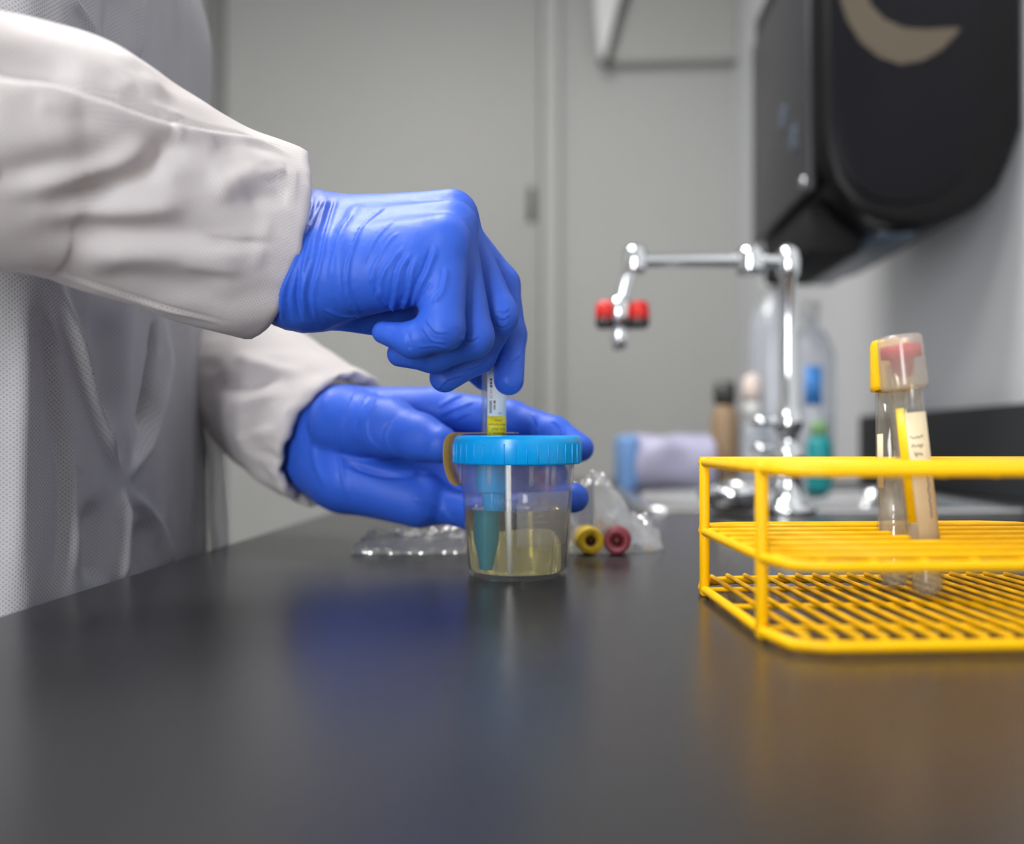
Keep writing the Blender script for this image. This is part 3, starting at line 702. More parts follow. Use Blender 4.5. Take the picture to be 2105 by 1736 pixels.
# ------------------------------------------------------------------ signed distance surfaces for hands and body
def smin(a, b, k):
    h = np.clip(0.5 + 0.5 * (b - a) / k, 0, 1)
    return b * (1 - h) + a * h - k * h * (1 - h)
def cone(P, a, b, r1, r2):
    a = np.asarray(a, float); b = np.asarray(b, float); ab = b - a
    t = np.clip(((P - a) @ ab) / (ab @ ab), 0, 1)
    return np.linalg.norm(P - a - t[:, None] * ab, axis=1) - (r1 + (r2 - r1) * t)
def chain(P, pts, rad, k=2.5):
    d = None
    for i in range(len(pts) - 1):
        c = cone(P, pts[i], pts[i + 1], rad[i], rad[i + 1]); d = c if d is None else smin(d, c, k)
    return d
def sdf_mesh(f, lo, hi, h, B=8):
    lo = np.array(lo, float); n = np.ceil((np.array(hi) - lo) / h).astype(int) + 1; nb = (n + B - 1) // B; n = nb * B
    bc = np.stack(np.meshgrid(*[np.arange(k) for k in nb], indexing='ij'), -1).reshape(-1, 3)
    dc = f(lo + (bc * B + (B - 1) / 2) * h)
    val = np.repeat(np.repeat(np.repeat(np.where(dc > 0, 99.0, -99.0).reshape(nb), B, 0), B, 1), B, 2).astype(np.float32)
    act = bc[np.abs(dc) < B * h * 1.25 + 2.0]
    loc = np.stack(np.meshgrid(*[np.arange(B)] * 3, indexing='ij'), -1).reshape(-1, 3)
    for s in range(0, len(act), 400):
        ix = (act[s:s + 400, None, :] * B + loc[None]).reshape(-1, 3)
        val[ix[:, 0], ix[:, 1], ix[:, 2]] = f(lo + ix * h)
    sg = val < 0
    cs = [(0, 0, 0), (1, 0, 0), (0, 1, 0), (1, 1, 0), (0, 0, 1), (1, 0, 1), (0, 1, 1), (1, 1, 1)]
    N = np.array(val.shape) - 1
    cnt = sum(sg[c[0]:c[0] + N[0], c[1]:c[1] + N[1], c[2]:c[2] + N[2]].astype(np.int8) for c in cs)
    cell = np.argwhere((cnt > 0) & (cnt < 8))
    cid = -np.ones(N, dtype=np.int64); cid[cell[:, 0], cell[:, 1], cell[:, 2]] = np.arange(len(cell))
    cv = np.stack([val[cell[:, 0] + c[0], cell[:, 1] + c[1], cell[:, 2] + c[2]] for c in cs], 1)
    acc = np.zeros((len(cell), 3)); num = np.zeros(len(cell)); ca = np.array(cs, float)
    for (p, q) in ((0, 1), (2, 3), (4, 5), (6, 7), (0, 2), (1, 3), (4, 6), (5, 7), (0, 4), (1, 5), (2, 6), (3, 7)):
        m_ = (cv[:, p] < 0) != (cv[:, q] < 0)
        t = np.where(m_, cv[:, p] / np.where(m_, cv[:, p] - cv[:, q], 1), 0)
        acc += np.where(m_[:, None], ca[p] + t[:, None] * (ca[q] - ca[p]), 0); num += m_
    V = lo + (cell + acc / num[:, None]) * h
    Fs = []
    for ax in range(3):
        e = [slice(1, -1)] * 3; e2 = [slice(1, -1)] * 3
        e[ax] = slice(0, -1); e2[ax] = slice(1, None)
        A, Bv = sg[tuple(e)], sg[tuple(e2)]
        idx = np.argwhere(A != Bv); 
        off = np.ones(3, int); off[ax] = 0; idx0 = idx + off
        u, v = (ax + 1) % 3, (ax + 2) % 3
        def cc(du, dv):
            k = idx0.copy(); k[:, u] -= du; k[:, v] -= dv; return cid[k[:, 0], k[:, 1], k[:, 2]]
        q = np.stack([cc(1, 1), cc(0, 1), cc(0, 0), cc(1, 0)], 1)
        flip = ~A[idx[:, 0], idx[:, 1], idx[:, 2]]
        q[flip] = q[flip][:, ::-1]; Fs.append(q)
    Fq = np.concatenate(Fs); Fq = Fq[(Fq >= 0).all(1)]
    return V, Fq
def vnormals(V, F):
    F = np.asarray(F); n = np.cross(V[F[:, 2]] - V[F[:, 0]], V[F[:, 3]] - V[F[:, 1]])
    N = np.zeros_like(V)
    for k in range(4): np.add.at(N, F[:, k], n)
    return N / np.maximum(np.linalg.norm(N, axis=1, keepdims=True), 1e-9)
def relax(V, F, it=2, lam=0.5):
    F = np.asarray(F); a = np.concatenate([F[:, k] for k in range(4)]); b = np.concatenate([F[:, (k + 1) % 4] for k in range(4)])
    deg = np.bincount(a, minlength=len(V)) + np.bincount(b, minlength=len(V))
    for _ in range(it):
        s = np.zeros_like(V); np.add.at(s, a, V[b]); np.add.at(s, b, V[a])
        V = V + lam * (s / np.maximum(deg, 1)[:, None] - V)
    return V
def folds(V, N, lines, taper=0.15):
    D = np.zeros(len(V))
    for l in lines: fold(D, V, N, *l, taper=taper)
    return V + N * D[:, None]
def fold(D, V, N, poly, width, amp, kind='ridge', taper=0.15):
    """raise (or sink) a surface along a line drawn over it; the line is dropped onto the surface, widths and heights in mm"""
    px, py = w2px(V); Q = np.array(poly, float)
    if len(Q) > 2: Q = spline(Q, 5)
    else: Q = np.linspace(Q[0], Q[1], 6)
    view = V - np.array([0, 0, CAMH]); view /= np.linalg.norm(view, axis=1, keepdims=True)
    fc_ = -(N * view).sum(1); front = np.where(fc_ > 0.02)[0]
    P = []
    for q in Q:
        dd = np.hypot(px[front] - q[0], py[front] - q[1]); near_ = front[dd < dd.min() + 2.5]
        P.append(V[near_[np.argmin(V[near_, 1])]])
    P = np.array(P)
    for _ in range(2): P[1:-1] = 0.25 * P[:-2] + 0.5 * P[1:-1] + 0.25 * P[2:]
    reach = width * 6 + 4
    m0 = np.where(((V > P.min(0) - reach) & (V < P.max(0) + reach)).all(1))[0]; X = V[m0]
    best = np.full(len(X), 1e9); tt = np.zeros(len(X)); sgn = np.zeros(len(X))
    seg = np.linalg.norm(np.diff(P, axis=0), axis=1); cum = np.concatenate([[0], np.cumsum(seg)])
    for i in range(len(P) - 1):
        ab = P[i + 1] - P[i]; w_ = X - P[i]
        t = np.clip((w_ @ ab) / max(ab @ ab, 1e-9), 0, 1)
        r_ = w_ - t[:, None] * ab; dd = np.linalg.norm(r_, axis=1)
        m_ = dd < best
        best = np.where(m_, dd, best); tt = np.where(m_, (cum[i] + t * seg[i]) / max(cum[-1], 1e-6), tt)
        sgn = np.where(m_, np.sign((np.cross(ab, r_) * N[m0]).sum(1)), sgn)
    dmm = best
    tp = np.clip(np.minimum(tt, 1 - tt) / taper, 0, 1); tp = tp * tp * (3 - 2 * tp)
    s_ = dmm * sgn
    if kind == 'ridge': pr_ = np.exp(-(dmm / width) ** 2)
    elif kind == 'wrinkle': pr_ = np.exp(-((s_ - width) / width) ** 2) - 0.9 * np.exp(-(s_ / (0.55 * width)) ** 2)
    else: pr_ = np.where(s_ > 0, np.exp(-(s_ / (width * 2.5)) ** 2), np.exp(-(s_ / (width * 0.5)) ** 2))
    f = np.clip(fc_[m0] * 2.0 + 0.5, 0, 1)
    D[m0] += amp * pr_ * tp * f
def vnoise(V, scale, seed=0.0):
    return np.array([noise.noise((v[0] * scale[0] + seed, v[1] * scale[1], v[2] * scale[2])) for v in V])

# ------------------------------------------------------------------ the person
person = thing('person', (-330, 470, FLOOR_Z), 'person in a white isolation gown and blue gloves holding the specimen cup', 'person')
# body under the gown: dark clothes, legs to the floor
def body_f(P):
    d = cone(P * [1, 0.72, 1], (-330, 340, -80), (-335, 345, 330), 82, 98)
    d = smin(d, cone(P, (-335, 400, 370), (-335, 560, 370), 55, 55), 60)
    for y in (410, 530):
        leg = chain(P, [(-325, y, -60), (-318, y, -470), (-332, y, -850)], [78, 56, 42], 20)
        leg = smin(leg, cone(P, (-340, y, -868), (-240, y + (-8 if y < 470 else 8), -876), 32, 24), 18)
        d = smin(d, leg, 30)
    d = smin(d, cone(P, (-335, 480, 380), (-335, 480, 470), 50, 45), 40)
    return np.maximum(d, FLOOR_Z + 1 - P[:, 2])
V, F = sdf_mesh(body_f, (-480, 290, -915), (-190, 680, 540), 7.0)
mobj('body', V, F, M['darkcloth'], person)

# gown: a hanging sheath round the body
nt_, nz = 560, 400
zs = np.linspace(-420, 440, nz); 
_t = np.linspace(0, 2 * math.pi, 60001); _c, _s = np.cos(_t), np.sin(_t)      # even spacing round the girth
_x = 128 * np.sign(_c) * np.abs(_c) ** 0.45; _y = 142 * np.sign(_s) * np.abs(_s) ** 0.45
_l = np.concatenate([[0], np.cumsum(np.hypot(np.diff(_x), np.diff(_y)))])
ls = np.linspace(0, _l[-1], nt_, endpoint=False); ts = np.interp(ls, _l, _t)
def gown_pt(t, z):
    c, s = math.cos(t), math.sin(t)
    a = 128.0; b = 142.0; e = 0.45
    x = a * math.copysign(abs(c) ** e, c); y = b * math.copysign(abs(s) ** e, s)
    k = 1.0 + 0.10 * max(0, (-z - 60) / 360) - (0.25 * max(0, (z - 340) / 100) ** 2)
    return (-339 + x * k + (-30 * max(0, (-z - 20) / 300)), 492 + y * k, z)
V = np.array([gown_pt(t, z) for z in zs for t in ts])
F = [(i * nt_ + k, i * nt_ + (k + 1) % nt_, (i + 1) * nt_ + (k + 1) % nt_, (i + 1) * nt_ + k) for i in range(nz - 1) for k in range(nt_)]
Fa = np.array(F); N = vnormals(V, Fa)
V += N * (7.0 * vnoise(V, (0.022, 0.022, 0.004), 3) + 3.0 * vnoise(V, (0.06, 0.06, 0.005), 17) + 1.2 * vnoise(V, (0.05, 0.06, 0.02), 9))[:, None]
V = folds(V, N, [
    ([(118, 560), (150, 680), (200, 850), (255, 1000)], 4.0, 7.0, 'ridge'),
    ([(345, 640), (338, 760), (300, 900), (258, 1000)], 4.0, 8.0, 'ridge'),
    ([(322, 650), (314, 770), (285, 890)], 3.6, -15.0, 'ridge'),
    ([(255, 1000), (247, 1100), (243, 1230)], 4.0, 7.0, 'ridge'),
    ([(262, 1005), (320, 1080), (360, 1190)], 4.0, 6.0, 'ridge'),
    ([(95, 560), (105, 800), (140, 1000), (120, 1250)], 6.0, -5.0, 'ridge'),
    ([(140, 880), (150, 1000), (160, 1200)], 5.0, 3.0, 'ridge'),
    ([(190, 1010), (200, 1100), (195, 1230)], 9.0, -7.0, 'ridge'),
    ([(290, 1060), (300, 1200)], 8.0, -6.0, 'ridge'),
    ([(220, 620), (215, 780), (240, 900)], 12.0, -6.0, 'ridge'),
    ([(290, -40), (280, 60), (285, 140)], 3.5, 5.0, 'ridge'),
    ([(250, -40), (240, 60), (245, 140)], 9.0, -5.0, 'ridge'),
    ([(130, -20), (170, 30), (205, 80)], 3.0, 4.0, 'ridge'),
    ([(52, 570), (48, 800), (30, 1260)], 5.0, 2.5, 'ridge')], taper=0.3)
uv = np.array([(l, z) for z in zs for l in ls])
gown = mobj('gown', V, F, M['gown'], person, uv=uv); gown['label'] = 'white spun-bonded isolation gown'
sd = gown.modifiers.new('th', 'SOLIDIFY'); sd.thickness = 0.0006
# waist tie hanging beside the far sleeve
pts = [px2w(432, 868, 566), px2w(440, 905, 562), px2w(444, 960, 560), px2w(448, 1050, 560), px2w(454, 1150, 560), px2w(458, 1260, 560)]
P = spline(pts, 5); V = []; F = []
for i, p in enumerate(P):
    for (dx, dy) in ((-5.5, -1), (5.5, 1), (5.5, 2), (-5.5, 0)):
        tw = 0.25 * math.sin(i * 0.5); V.append((p[0] + dx, p[1] + dy + dx * tw, p[2]))
for i in range(len(P) - 1):
    for k in range(4): F.append((i * 4 + k, i * 4 + (k + 1) % 4, (i + 1) * 4 + (k + 1) % 4, (i + 1) * 4 + k))
F += [(3, 2, 1, 0), tuple(range(len(V) - 4, len(V)))]
mobj('waist_tie', V, F, M['paper'], gown)

def sleeve(name, stations, lines, mat_, nv=220, per=16, cuff_in=0.82, seed=1.0, noise_amp=1.5, cutpush=None, cuff_wave=1.0):
    """stations: (x, y, z, r_vertical, r_depth) in mm along the arm"""
    st_ = spline(np.array(stations), per); A = st_[:, :3]; n = len(A)
    V = np.zeros((n, nv, 3)); uv = np.zeros((n, nv, 2)); L = 0
    for i in range(n):
        T_ = A[min(i + 1, n - 1)] - A[max(i - 1, 0)]; T_ /= np.linalg.norm(T_)
        Nn = np.array([0, 1, 0]) - T_ * T_[1]; 
        if np.linalg.norm(Nn) < 0.25: Nn = np.array([1, 0, 0]) - T_ * T_[0]
        Nn /= np.linalg.norm(Nn); Bn = np.cross(T_, Nn); 
        if Bn[2] < 0 and abs(Bn[2]) > 0.2: Bn = -Bn
        if i: L += np.linalg.norm(A[i] - A[i - 1])
        for k in range(nv):
            v = 2 * math.pi * k / nv
            V[i, k] = A[i] + Bn * math.cos(v) * st_[i, 3] - Nn * math.sin(v) * st_[i, 4]
            if cutpush is not None: V[i, k] += T_ * cutpush(i / (n - 1), v)
            uv[i, k] = (L, v * 46)
    # cuff rolls in at the end
    end = V[-1]; ctr = end.mean(0); Td = A[-1] - A[-3]; Td /= np.linalg.norm(Td)
    extra = []
    for j, (f, g_) in enumerate(((0.985, 2.2), (0.95, 3.5), (0.90, 3.2), (cuff_in, -2.0), (cuff_in - 0.03, -12.0), (cuff_in - 0.02, -30.0))):
        rg = ctr + (end - ctr) * f + Td * g_
        for k in range(nv):
            v = 2 * math.pi * k / nv
            rg[k] += Td * 1.3 * noise.noise((3 * math.cos(v), 3 * math.sin(v), seed)) * (1 if j < 4 else 0.3) * cuff_wave + (end[k] - ctr) * 0.02 * cuff_wave * noise.noise((5 * math.cos(v), 5 * math.sin(v), seed + 3))
        extra.append(rg)
    V = np.concatenate([V, np.array(extra)]); uv = np.concatenate([uv, np.array([uv[-1] + [(j + 1) * 3, 0] for j in range(6)])])
    m_ = len(V); V = V.reshape(-1, 3); uv = uv.reshape(-1, 2)
    F = [(i * nv + k, i * nv + (k + 1) % nv, (i + 1) * nv + (k + 1) % nv, (i + 1) * nv + k) for i in range(m_ - 1) for k in range(nv)]
    Fa = np.array(F); N = vnormals(V, Fa)
    if ((V - np.repeat(np.concatenate([A, np.repeat(A[-1:], 6, 0)]), nv, 0)) * N).sum() < 0: F = [f[::-1] for f in F]; N = -N; Fa = np.array(F)
    V = V + N * (noise_amp * vnoise(V, (0.02, 0.03, 0.045), seed) + 0.5 * noise_amp * vnoise(V, (0.05, 0.07, 0.11), seed + 5))[:, None]
    V = folds(V, N, lines, taper=0.28)
    o = mobj(name, V, F, mat_, gown, uv=uv)
    return o
def stn(px, py, d, hpx, rd):
    p = px2w(px, py, d); return (p[0], p[1], p[2], hpx * d / FPX, rd)
R_st = [(-335, 380, 440, 50, 48), (-335, 325, 330, 50, 46), (-305, 272, 225, 48, 44), stn(-340, 232, 278, 268, 42), stn(-180, 265, 293, 265, 42), stn(-20, 295, 312, 262, 42), stn(125, 322, 330, 252, 43), stn(260, 382, 348, 232, 43), stn(412, 452, 368, 212, 42), stn(552, 500, 386, 202, 41)]
R_folds = [
    ([(450, 268), (330, 242), (200, 192), (60, 158), (-60, 140)], 4.5, 4.2, 'wrinkle'),
    ([(330, 236), (350, 262), (352, 290)], 1.8, 1.4, 'wrinkle'),
    ([(312, 215), (345, 236), (392, 246)], 1.6, 1.2, 'wrinkle'),
    ([(395, 285), (420, 300), (450, 300)], 2.2, 1.6, 'ridge'),
    ([(240, 200), (250, 180), (280, 165)], 2.4, 1.2, 'ridge'),
    ([(60, 215), (110, 225), (170, 222)], 3.0, 1.2, 'ridge'),
    ([(520, 365), (545, 372), (590, 360)], 2.0, 1.2, 'wrinkle'),
    ([(430, 330), (450, 380), (470, 420)], 2.2, 0.9, 'ridge'),
    ([(595, 330), (590, 380), (575, 420)], 2.0, 1.2, 'wrinkle'),
    ([(560, 440), (540, 500), (520, 560)], 2.5, 1.0, 'ridge'),
    ([(360, 545), (430, 556), (500, 560)], 3.0, 0.9, 'ridge'),
    ([(-60, 110), (80, 130), (180, 160)], 7.0, -3.5, 'ridge'),
    ([(230, 95), (300, 150), (330, 205)], 6.0, 2.0, 'ridge'),
    ([(605, 312), (520, 280), (420, 262), (330, 252)], 3.0, 2.2, 'wrinkle'),
    ([(-20, 335), (120, 300), (240, 280), (310, 290)], 9.0, 2.5, 'ridge'),
    ([(-40, 380), (100, 345), (220, 320), (300, 310)], 6.0, -3.0, 'ridge'),
    ([(-40, 400), (120, 372), (240, 340), (325, 275)], 4.5, 3.2, 'ridge'),
    ([(85, 425), (200, 395), (300, 352), (345, 300), (400, 275)], 4.5, -4.6, 'ridge'),
    ([(80, 445), (220, 440), (350, 425), (470, 380), (590, 325)], 5.0, 4.0, 'ridge'),
    ([(300, 375), (400, 345), (500, 340)], 6.0, 1.6, 'ridge'),
    ([(20, 490), (160, 478), (320, 485), (450, 492), (562, 506)], 6.5, -3.6, 'ridge'),
    ([(420, 497), (500, 502), (570, 503)], 1.6, -2.2, 'ridge'),
    ([(130, 530), (260, 520), (400, 516), (560, 520)], 7.0, 3.0, 'ridge'),
    ([(180, 560), (330, 585), (480, 600)], 9.0, -2.2, 'ridge'),
    ([(480, 668), (320, 628), (160, 575), (0, 535)], 2.0, 1.2, 'wrinkle'),
    ([(470, 300), (560, 340), (610, 385)], 5.0, 2.0, 'ridge'),
    ([(500, 420), (560, 400), (605, 395)], 4.0, -2.4, 'ridge'),
    ([(-60, 220), (60, 235), (180, 250)], 12.0, 2.0, 'ridge')]
sr = sleeve('sleeve', R_st, R_folds, M['sleeve'], seed=2.0, noise_amp=1.6)
sr['label'] = 'near sleeve of the gown, creased and wide at the cuff'
L_st = [(-335, 590, 440, 50, 46), (-330, 622, 330, 50, 46), (-318, 640, 215, 48, 46), (-285, 634, 160, 47, 45), stn(420, 752, 612, 125, 44), stn(520, 800, 590, 140, 44), stn(610, 858, 566, 148, 46), stn(690, 905, 542, 152, 47)]
L_folds = [
    ([(470, 720), (560, 760), (640, 770)], 5.0, 3.0, 'ridge'),
    ([(440, 860), (520, 830), (600, 800)], 5.0, 3.0, 'step'),
    ([(430, 790), (520, 790), (590, 770)], 6.0, -4.0, 'ridge'),
    ([(470, 905), (550, 890), (600, 900)], 4.0, 2.5, 'ridge'),
    ([(500, 930), (560, 940), (620, 975)], 4.0, -2.5, 'ridge'),
    ([(540, 965), (600, 985), (640, 1030)], 3.0, 2.2, 'ridge'),
    ([(560, 660), (650, 700), (720, 740)], 6.0, 2.5, 'ridge')]
sl = sleeve('sleeve', L_st, L_folds, M['sleeve'], seed=7.0, cuff_in=0.84, noise_amp=2.2, cuff_wave=3.0)
sl['label'] = 'far sleeve of the gown, gathered at the cuff'

# right glove: pinches the tube from above, little finger nearest the camera
p = px2w
def rhand(P):
    w0 = p(440, 470, 372); w1 = p(600, 525, 392)
    palm = cone(P, w0 + [0, -6, -8], p(606, 566, 384), 24, 24)
    palm = smin(palm, cone(P, w0 + [0, 10, 6], p(630, 492, 404), 22, 22.5), 14)
    mc = {'l': p(912, 500, 364), 'r': p(926, 470, 382), 'm': p(928, 446, 402), 'i': p(915, 448, 420)}
    for k, s_, r0 in (('l', p(640, 575, 380), 22), ('r', p(640, 535, 390), 21), ('m', p(645, 500, 402), 20), ('i', p(650, 488, 412), 18)):
        palm = smin(palm, cone(P, s_, mc[k], r0, 12.5 if k != 'l' else 12), 9)
    palm = smin(palm, cone(P, p(640, 572, 376), p(850, 560, 364), 19.5, 14.5), 8)     # ulnar edge
    palm = smin(palm, cone(P, p(650, 590, 398), p(800, 630, 412), 19, 15), 10)        # ball of the thumb
    fingers = [
        chain(P, [mc['l'], p(908, 676, 357), p(850, 700, 359), p(788, 684, 364)], [11, 9.7, 7.6, 5.0], 3),
        chain(P, [mc['r'], p(970, 692, 376), p(890, 728, 379), p(822, 728, 384)], [11.2, 9.8, 8.4, 6.0], 3),
        chain(P, [mc['m'], p(1022, 648, 397), p(980, 730, 404), p(914, 776, 400)], [11.4, 10, 9.0, 7.4], 3),
        chain(P, [mc['i'], p(1028, 586, 426), p(1046, 690, 421), p(1046, 782, 414)], [11.2, 10, 8.8, 7.6], 3),
        chain(P, [p(760, 620, 415), p(850, 655, 438), p(930, 700, 449), p(1000, 770, 446)], [15, 12.5, 11, 9], 4)]
    tot = None
    for i, f_ in enumerate(fingers):
        q = smin(palm, f_, 4.5); tot = q if tot is None else smin(tot, q, 0.8)
    return tot
V, F = sdf_mesh(rhand, (-170, 328, 78), (30, 470, 226), 0.75)
V = relax(V, F, 2)
N = vnormals(V, F)
# glove wrinkles: rings round the wrist, fan across the back, gathers at the ulnar edge and finger joints
rr_ = random.Random(5)
rw = []
for (xt, xb, w_, am) in ((640, 566, 1.5, 1.3), (652, 590, 1.2, 1.0), (664, 606, 1.8, 1.5), (672, 622, 1.0, 0.8), (690, 632, 1.2, 0.7)):
    j = lambda k: rr_.uniform(-k, k)
    rw.append(([(xt + j(4), 404), (xt - 22 + j(5), 470 + j(9)), (0.45 * xt + 0.55 * xb - 10 + j(6), 540 + j(9)), (xb + j(5), 610), (xb + 14 + j(6), 668)], w_, am, 'wrinkle'))
rw += [([(742, 412), (706, 470), (694, 540), (700, 600), (722, 655)], 3.0, 1.0, 'ridge'),
       ([(800, 418), (742, 462), (710, 545), (714, 610), (740, 655)], 1.0, 0.8, 'wrinkle'),
       ([(720, 440), (680, 520), (668, 590)], 0.9, 0.45, 'wrinkle'),
       ([(705, 560), (712, 620), (735, 655)], 0.8, 0.5, 'wrinkle'),
       ([(812, 448), (770, 482), (736, 550)], 1.0, 0.55, 'wrinkle'),
       ([(818, 470), (790, 496), (764, 545), (752, 590)], 1.0, 0.5, 'wrinkle'),
       ([(826, 500), (800, 528), (778, 566), (770, 620)], 1.3, 0.8, 'wrinkle'),
       ([(842, 512), (816, 545), (806, 590), (800, 640)], 1.5, 1.2, 'wrinkle'),
       ([(862, 512), (838, 556), (834, 600), (822, 642)], 1.4, 1.0, 'wrinkle'),
       ([(892, 500), (876, 550), (852, 596), (840, 632)], 1.5, 1.3, 'wrinkle'),
       ([(912, 545), (906, 590), (880, 622)], 1.2, 0.9, 'wrinkle'),
       ([(885, 580), (868, 604), (858, 632)], 1.1, 1.0, 'wrinkle'),
       ([(772, 592), (782, 622), (808, 640)], 1.2, 0.9, 'wrinkle'),
       ([(660, 640), (700, 655), (760, 650)], 1.2, 0.7, 'wrinkle'),
       ([(872, 655), (890, 684), (922, 690)], 0.7, 0.6, 'wrinkle'),
       ([(862, 672), (884, 704), (918, 710)], 0.7, 0.5, 'wrinkle'),
       ([(836, 682), (842, 722)], 0.8, -0.6, 'ridge'),
       ([(858, 720), (890, 716), (920, 722)], 0.7, 0.4, 'wrinkle'),
       ([(945, 698), (965, 706), (990, 694)], 0.8, 0.6, 'wrinkle'),
       ([(1018, 636), (1036, 646), (1050, 636)], 0.7, 0.5, 'wrinkle'),
       ([(1020, 652), (1034, 661), (1052, 650)], 0.7, 0.5, 'wrinkle'),
       ([(1020, 668), (1034, 676), (1048, 668)], 0.7, 0.4, 'wrinkle'),
       ([(960, 765), (985, 757), (1002, 742)], 0.7, 0.5, 'wrinkle'),
       ([(900, 806), (925, 784), (958, 776)], 0.8, 0.5, 'wrinkle'),
       ([(1040, 745), (1058, 742), (1074, 730)], 0.7, 0.5, 'wrinkle'),
       ([(1030, 790), (1050, 800), (1062, 795)], 0.7, 0.3, 'wrinkle')]
V = folds(V, N, rw)
px_, py_ = w2px(V)
wz = np.clip((720 - px_) / 120, 0, 1)
V = V + N * (0.5 * wz * vnoise(V, (0.35, 0.10, 0.09), 4))[:, None]
gr = mobj('glove', V, F, M['glove'], person); gr['label'] = 'blue glove of the hand pinching the tube'

# left glove: palm to the camera, wraps the cup from behind
def lhand(P):
    palm = cone(P, p(560, 850, 575), p(690, 890, 532), 27, 28)
    palm = smin(palm, cone(P, p(600, 905, 566), p(700, 965, 526), 24, 25), 14)
    mc = {'i': p(890, 842, 512), 'm': p(905, 905, 520), 'r': p(900, 972, 518), 'l': p(880, 1030, 508)}
    for k, s_, r0, r1 in (('i', p(715, 868, 526), 22, 13), ('m', p(715, 900, 528), 22, 13.5), ('r', p(715, 950, 524), 21, 13.5), ('l', p(720, 985, 518), 20, 13)):
        palm = smin(palm, cone(P, s_, mc[k], r0, r1), 10)
    palm = smin(palm, cone(P, p(720, 985, 508), p(860, 1030, 496), 18, 15.5), 9)
    thumb = chain(P, [p(710, 868, 508), p(800, 880, 482), p(862, 900, 468), p(904, 914, 459)], [22, 16.5, 12.8, 10.6], 6)
    fingers = [
        chain(P, [mc['i'], p(1050, 862, 496), p(1140, 892, 482), p(1192, 922, 472)], [12.5, 11, 9.8, 8], 3),
        chain(P, [mc['m'], p(1050, 945, 504), p(1110, 965, 488), p(1140, 975, 478)], [12.5, 10.8, 9.4, 8], 3),
        chain(P, [mc['r'], p(1055, 1020, 498), p(1140, 1024, 478), p(1180, 1024, 462)], [12.5, 10.8, 9.4, 8.4], 3),
        chain(P, [mc['l'], p(975, 1056, 486), p(1035, 1046, 478), p(1080, 1040, 472)], [12.5, 10, 8.6, 7.4], 3)]
    tot = smin(palm, thumb, 5.0)
    for f_ in fingers: tot = smin(tot, smin(palm, f_, 6.0), 1.4)
    cut = 34.0 + (P[:, 2] - 72) * 0.02          # fingers close on the cup without passing its wall
    dc_ = np.hypot(P[:, 0] - CX, P[:, 1] - CY)
    rr = np.where(P[:, 2] > ZL0 - 1, 33.7, 26.9 + np.clip(P[:, 2], 0, 60) * 0.0624)
    tot = np.maximum(tot, rr - dc_)
    return np.maximum(tot, 1.5 - P[:, 2])
V, F = sdf_mesh(lhand, (-200, 425, -10), (75, 625, 150), 0.9)
V = relax(V, F, 2); N = vnormals(V, F)
lw_ = [([(690, 790), (650, 850), (640, 930), (672, 1010)], 2.5, 1.2, 'ridge'),
       ([(735, 800), (700, 860), (690, 930), (712, 1035)], 1.6, 0.9, 'wrinkle'),
       ([(770, 800), (728, 850), (720, 910)], 1.5, 0.8, 'wrinkle'),
       ([(790, 810), (752, 850), (750, 900), (790, 940)], 1.5, 0.9, 'wrinkle'),
       ([(815, 850), (785, 890), (800, 930), (845, 955)], 1.3, 0.8, 'wrinkle'),
       ([(900, 845), (925, 825), (955, 812)], 1.4, 0.9, 'wrinkle'),
       ([(905, 862), (940, 842), (975, 828)], 1.4, 0.9, 'wrinkle'),
       ([(912, 880), (950, 862), (980, 850)], 1.4, 0.8, 'wrinkle'),
       ([(700, 945), (760, 968), (840, 975), (905, 955)], 2.2, -3.0, 'ridge'),
       ([(840, 1020), (900, 1040), (935, 1090)], 2.0, 0.8, 'ridge'),
       ([(1090, 850), (1100, 870), (1095, 890)], 1.2, 0.7, 'wrinkle'),
       ([(1130, 865), (1150, 880), (1150, 900)], 1.2, 0.7, 'wrinkle')]
V = folds(V, N, lw_)
gl_ = mobj('glove', V, F, M['glove'], person); gl_['label'] = 'blue glove of the hand wrapped behind the cup'

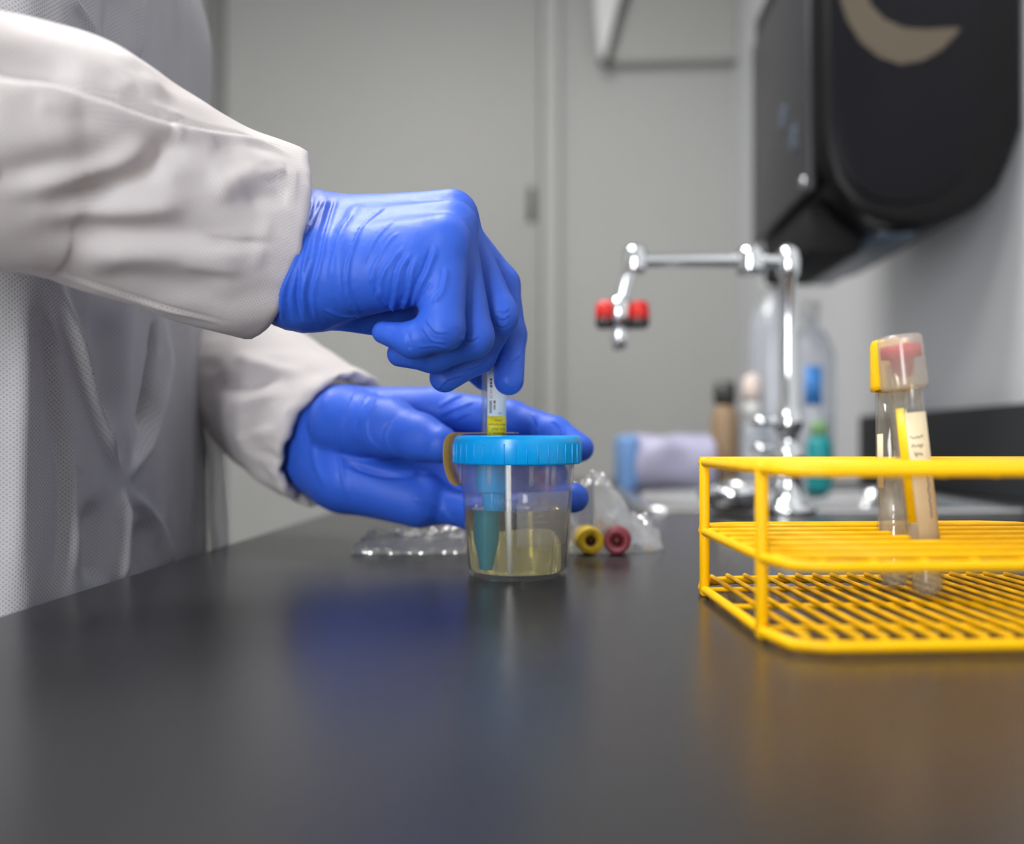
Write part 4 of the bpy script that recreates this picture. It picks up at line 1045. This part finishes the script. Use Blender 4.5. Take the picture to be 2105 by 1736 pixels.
# ------------------------------------------------------------------ clear bag with two capped tubes behind the cup
def bag_h(x, y):
    px = HX + FPX * x / y
    prof_ = np.interp(px, [725, 760, 860, 950, 1000, 1150, 1195, 1215, 1250, 1300, 1360, 1375], [3, 12, 11, 15, 30, 32, 36, 44, 42, 24, 13, 1])
    return prof_
nx_, ny_ = 170, 60
V = []; F = []
for i in range(nx_ + 1):
    for j in range(ny_ + 1):
        fy_ = j / ny_; d = 505 + 62 * fy_
        px = 728 + (1368 - 728) * i / nx_
        x = W(px, 520); h0 = bag_h(x, 520)
        d += 6 * noise.noise((i * 0.07, 3.1, 0))
        if px > 1240: d += (px - 1240) * 0.12
        d += float(np.interp(px, [960, 1000, 1120, 1170], [0, 14, 14, 0]))
        edge = min(1, (fy_ / 0.18)) ** 0.6 * min(1, ((1 - fy_) / 0.25)) ** 0.6
        cr = abs(noise.noise((x * 0.10, d * 0.10, 1.7))) * 7 + abs(noise.noise((x * 0.24, d * 0.24, 5.2))) * 3.5 + abs(noise.noise((x * 0.55, d * 0.55, 8.2))) * 1.2
        z = 0.5 + edge * max(0.6, h0 - 4 + cr * (0.6 + h0 / 30))
        V.append((x + 1.5 * noise.noise((x * .1, d * .1, 11)), d, z))
nV = len(V)
for v in list(V): V.append((v[0], v[1], 0.25))
w_ = ny_ + 1
for i in range(nx_):
    for j in range(ny_):
        q = (i * w_ + j, (i + 1) * w_ + j, (i + 1) * w_ + j + 1, i * w_ + j + 1)
        F.append(q); F.append(tuple(k + nV for k in reversed(q)))
for i in range(nx_):
    F.append((i * w_, i * w_ + nV, (i + 1) * w_ + nV, (i + 1) * w_)); F.append((i * w_ + ny_, (i + 1) * w_ + ny_, (i + 1) * w_ + ny_ + nV, i * w_ + ny_ + nV))
for j in range(ny_):
    F.append((j, j + 1, j + 1 + nV, j + nV)); F.append((nx_ * w_ + j, nx_ * w_ + j + nV, nx_ * w_ + j + 1 + nV, nx_ * w_ + j + 1))
bag = mobj('plastic_bag', V, F, M['film']); tag(bag, 'crumpled clear plastic bag lying on the counter behind the cup', 'bag')
for (px, py, cm, nm, lab) in ((1215, 1101, 'cap_mustard', 'stopper_dark', 'tube with a mustard yellow cap lying in the clear bag'), (1268, 1104, 'cap_maroon', 'stopper_dark', 'tube with a maroon cap lying in the clear bag')):
    d = 499.0; c = p(px, py, d); c[2] = 8.9
    t = thing('capped_tube', (c[0], c[1] + 30, 0.4), lab, 'test tube', 'tubes in the clear bag')
    Mx = Matrix.Translation(Vector(c)) @ Matrix.Rotation(math.radians(6 if px < 1240 else -10), 4, 'Z') @ Matrix.Rotation(-math.pi / 2, 4, 'X')
    cp = lathe([(0.05, 3.0), (3.2, 3.0), (3.4, 0.3), (7.6, 0), (8.2, 1), (8.4, 17), (6.0, 17.5)], 32).xf(Mx).obj('cap', M[cm], t)
    lathe([(0.05, 1.2), (3.0, 1.2), (3.1, 2.9), (0.05, 2.9)], 20).xf(Mx).obj('stopper', M[nm], cp)
    tube_shell(6.3, 62).xf(Mx @ Matrix.Translation((0, 0, 76)) @ Matrix.Rotation(math.pi, 4, 'X')).obj('glass', M['glass'], t)
